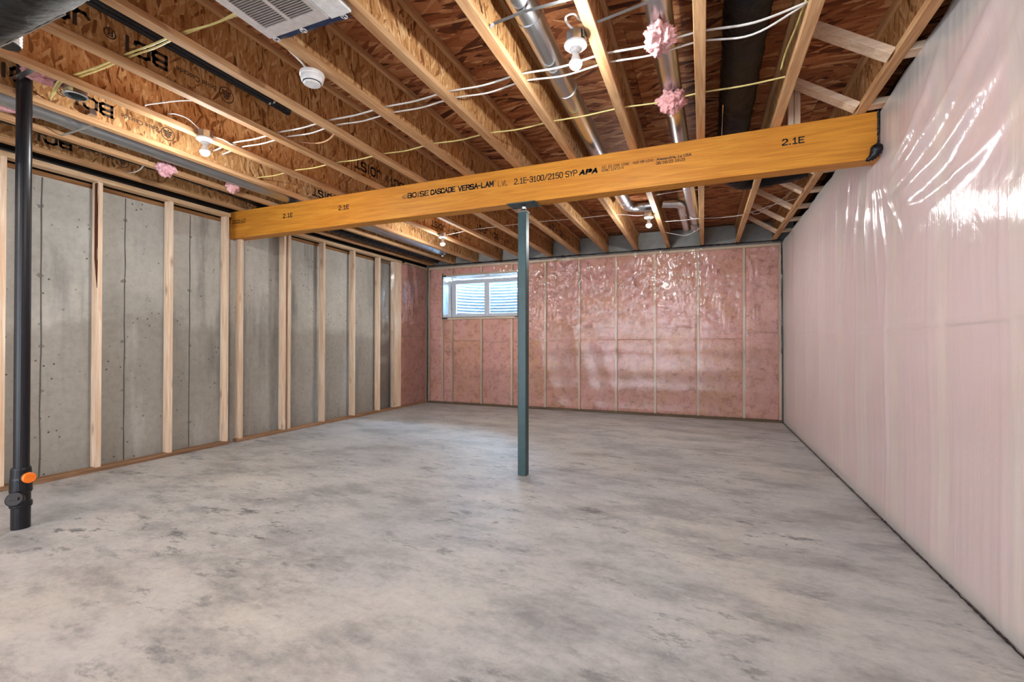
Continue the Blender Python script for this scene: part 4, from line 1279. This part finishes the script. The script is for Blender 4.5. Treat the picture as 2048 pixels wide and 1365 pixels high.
MB().box(gx0 + 0.375, gy0, gz - 0.002, gx0 + 0.381, gy1 - 0.01, gz + 0.004).build('bright_strip', 'white', g)
MB().box(gx0 - 0.004, gy0, gz + 0.002, gx0, gy1, gz + 0.030).build('edge_lip', 'white', g)
for (a, c) in cols:
    y = gy0 + 0.055
    while y < gy1 - 0.068:
        MB().add([(a, y, gz + 0.001), (c, y, gz + 0.001), (c, y + 0.0088, gz + 0.0058), (a, y + 0.0088, gz + 0.0058), (a, y + 0.001, gz - 0.0005), (c, y + 0.001, gz - 0.0005)],
                 [(0, 1, 2, 3), (4, 5, 1, 0)]).build('slat', 'grille', g)
        y += 0.0125
MB().box(gx0 + 0.03, gy0 + 0.03, gz + 0.012, gx1 - 0.02, gy1 - 0.03, ZJ + 0.10).build('duct_box', 'galv_dull', g)
def bf(u, v):
    x = gx0 + 0.01 + (gx1 - gx0 - 0.04) * u
    return (x, gy1 - 0.004 + 0.042 * v * (0.8 + 0.2 * u) + 0.004 * nz(u * 9, v * 2), gz + 0.004 - 0.010 * v * (1 - v) + 0.004 * nz(u * 7, v * 3, 5))
MB().grid(26, 4, bf).build('navy_film', 'blue', g, smooth=True)
for u in (0.04, 0.42, 0.95):
    c = bf(u, 0.45)
    MB().lathe([(0.017, -0.0006), (0.017, 0.0006)], (c[0], c[1], c[2] - 0.004), 16).build('round_sticker', 'white', g)
    b0 = (c[0], c[1], c[2] - 0.0052)
    MB().box(b0[0] - 0.009, b0[1] - 0.010, b0[2] - 0.0005, b0[0] - 0.005, b0[1] + 0.010, b0[2]).box(b0[0] + 0.005, b0[1] - 0.010, b0[2] - 0.0005, b0[0] + 0.009, b0[1] + 0.010, b0[2]).box(b0[0] - 0.005, b0[1] - 0.002, b0[2] - 0.0005, b0[0] + 0.005, b0[1] + 0.002, b0[2]).build('sticker_mark', 'blue', g)

# ================================================================== CABLES
def cable(pts, r, mat, lab, grp, flat=0.6, n=8, sub=7):
    o = MB().tube(smoothpath(pts, sub), r, n, flat=flat).build('cable', mat, loc=pts[0], smooth=True)
    return tag(o, lab, 'cable', grp)
def across(i0, i1, y, z, sag, seed, dy=0.02):
    pts = []
    for i in range(i0, i1 + 1):
        pts.append((JX[i], y + dy * nz(i * 1.7, seed), z + 0.006 * nz(i, seed + 4)))
        if i < i1:
            pts.append(((JX[i] + JX[i + 1]) / 2, y + dy * nz(i * 1.7 + .8, seed), z - sag * (0.7 + 0.8 * abs(nz(i * 2.3, seed + 8)))))
    return pts
p1 = [(-3.72, 2.56, 2.715)] + across(3, 11, 2.51, 2.712, 0.012, 1)
p1[-1] = (JX[11] - 0.02, 2.47, 2.705)
p1[-2] = (p1[-2][0], p1[-2][1], 2.690)
cable(p1, 0.0085, 'cable_w', 'upper white cable crossing the joists on the camera side of the beam', 'white cables across the near joists', 0.5)
p2 = [(-3.72, 2.63, 2.712)] + across(3, 11, 2.585, 2.708, 0.014, 2)
p2[-1] = (JX[11] - 0.02, 2.48, 2.71)
p2[-2] = (p2[-2][0], p2[-2][1], 2.684)
cable(p2, 0.007, 'cable_w', 'lower white cable crossing the joists on the camera side of the beam', 'white cables across the near joists')
p3 = [(-4.05, 3.24, 2.705)] + across(2, 11, 3.10, 2.70, 0.012, 3)
cable(p3, 0.0075, 'cable_y', 'thin yellow cable crossing the joists just in front of the beam', 'yellow cables across the joists')
for k, dy in enumerate((0, 0.016)):
    p4 = [(JX[2] + 0.02, 1.60, 2.70), (JX[3] - 0.18, 1.53 + dy, 2.735)] + across(3, 6, 1.515 + dy, 2.71, 0.008, 5 + k)
    cable(p4, 0.0065, 'cable_y', ('left' if k else 'right') + ' one of the paired yellow cables running to the vent grille', 'paired yellow cables at upper left')
p5 = [L3[:2] + (2.64,), (JX[4], 5.62, 2.695), (JX[5], 5.60, 2.70), (JX[6], 5.58, 2.70), (JX[7], 5.62, 2.70), (JX[8], 5.64, 2.705), (-0.72, 5.62, 2.66), (-0.62, 5.60, 2.655)]
cable(p5, 0.006, 'cable_w', 'white cable joining the two far bare bulb lights', 'white cables beyond the beam')
p6 = [(JX[9], 6.18, 2.70), (-0.25, 6.16, 2.69), (JX[10], 6.2, 2.70), (0.23, 6.25, 2.70), (JX[11], 6.2, 2.70), (0.72, 6.0, 2.72), (JX[12], 5.8, 2.72)]
cable(p6, 0.006, 'cable_w', 'white cable crossing the right joists before the back wall', 'white cables beyond the beam')
p7 = [(JX[9] + .005, 6.65, 2.68), (-0.35, 6.75, 2.655), (-0.2, 6.85, 2.652), (-0.06, 6.72, 2.69), (JX[10], 6.6, 2.71)]
cable(p7, 0.006, 'cable_w', 'sagging white cable below the end elbow of the shiny duct', 'white cables beyond the beam')
p8 = [(-0.501, 2.215, 2.7), (-0.544, 2.167, 2.69), (-0.562, 2.123, 2.695), (-0.601, 2.121, 2.69), (-0.601, 2.158, 2.68), (-0.573, 2.184, 2.655)]
cable(p8, 0.006, 'cable_w', 'curled white cable feeding the nearest bare bulb light', 'white cables feeding the lights')
p9 = [(-3.42, 2.03, 2.72), (-3.38, 2.06, 2.725), (-3.35, 2.12, 2.715), (-3.34, 2.19, 2.675)]
cable(p9, 0.006, 'cable_w', 'short white cable entering the left near bulb light', 'white cables feeding the lights')
p10 = [(-3.33, 2.285, 2.655), (-3.33, 2.36, 2.665), (-3.34, 2.44, 2.66), (-3.37, 2.50, 2.69)]
cable(p10, 0.006, 'cable_w', 'short white cable leaving the left near bulb light towards the beam', 'white cables feeding the lights')
p11 = [(-2.93, 1.55, 2.71), (-3.05, 1.75, 2.735), (-3.22, 1.90, 2.70), (-3.40, 1.93, 2.695), (-3.415, 1.98, 2.695)]
cable([(-2.945, 2.02, 2.70), (-3.1, 1.95, 2.71), (-3.28, 1.90, 2.705), (-3.40, 1.88, 2.70), (-3.415, 1.95, 2.695)], 0.005, 'cable_w', 'thin white cable looping along the fourth joist left of the bulb', 'white cables feeding the lights')
cable([(-1.975, 1.72, 2.78), (-2.02, 1.75, 2.76), (-2.06, 1.82, 2.72), (-2.05, 1.90, 2.69), (-2.04, 1.94, 2.66)], 0.006, 'cable_w', 'white cable curving down to the smoke detector', 'white cables feeding the lights')
cable([(-2.935, 2.70, 2.715), (-2.75, 2.74, 2.695), (-2.58, 2.70, 2.71), (-2.46, 2.60, 2.76), (-2.452, 2.55, 2.80)], 0.008, 'cable_t', 'tan flexible pipe curving between fifth and sixth joists', None)
cable([(JX[3] + 0.012, 2.55, 2.70), (JX[3] + 0.02, 2.9, 2.697), (JX[3] + 0.014, 3.3, 2.70), (JX[3] + 0.03, 3.62, 2.70)], 0.005, 'cable_t', 'thin tan cable lying along the fourth joist flange towards the beam', None)
cable([(JX[1] + .01, 2.45, 2.70), (-4.60, 2.50, 2.665), (-4.75, 2.52, 2.67), (JX[0], 2.56, 2.70)], 0.006, 'cable_w', 'white cable between the two leftmost joists', None)
cable([(JX[11] + .01, 6.05, 2.71), (0.62, 6.35, 2.73), (0.80, 6.0, 2.76), (JX[12] - .01, 5.6, 2.80)], 0.005, 'cable_w', 'thin white cable slanting behind the far wood blocking', 'white cables beyond the beam')
cable([(0.44, 2.46, 2.71), (0.44, 2.7, 2.74), (0.43, 2.95, 2.76), (0.42, 3.05, 2.72)], 0.005, 'cable_y', 'short yellow cable running down beside the twelfth joist', None)

# ================================================================== FLUFF
def tuft(c, s, seed, lab, drop=0.0):
    bm = bmesh.new()
    bmesh.ops.create_icosphere(bm, subdivisions=5, radius=1.0)
    for v in bm.verts:
        d = v.co.normalized()
        k = 1.1 + 0.42 * nz(d.x * 1.7 + seed, d.y * 1.7, d.z * 1.7) + 0.28 * nz(d.x * 4 + seed, d.y * 4, d.z * 4 + 7) + 0.20 * nz(d.x * 9, d.y * 9 + seed, d.z * 9) + 0.10 * nz(d.x * 24, d.y * 24, d.z * 24 + seed)
        v.co = Vector((d.x * s[0], d.y * s[1], d.z * s[2])) * k
        if d.z < 0: v.co.z -= drop * d.z * d.z * (0.5 + nz(d.x * 3 + seed, d.y * 3))
    me = bpy.data.meshes.new('insulation_tuft')
    bm.to_mesh(me)
    bm.free()
    me.polygons.foreach_set('use_smooth', [True] * len(me.polygons))
    me.materials.append(MT['tuft'])
    o = bpy.data.objects.new('insulation_tuft', me)
    o.location = c
    COL.objects.link(o)
    return tag(o, lab, 'insulation', 'pink insulation tufts')
tuft((-0.205, 2.46, 2.70), (0.065, 0.085, 0.05), 1, 'large pink insulation tuft on the shiny duct, nearest the camera', 0.02)
tuft((-0.185, 3.13, 2.70), (0.075, 0.085, 0.05), 5, 'pink insulation tuft on the shiny duct closer to the beam', 0.03)
tuft((-4.34, 2.57, 2.665), (0.06, 0.06, 0.045), 9, 'pink insulation tuft hanging at the second joist near the left wall', 0.04)
tuft((-4.25, 3.12, 2.675), (0.05, 0.05, 0.04), 13, 'small pale insulation tuft at the second joist close to the beam', 0.03)
tuft((-3.76, 1.52, 2.78), (0.06, 0.09, 0.035), 17, 'dusky pink insulation tuft behind the open duct collar')
tuft((-4.22, 1.50, 2.715), (0.10, 0.18, 0.04), 21, 'pink insulation tuft behind the black drain stack top')
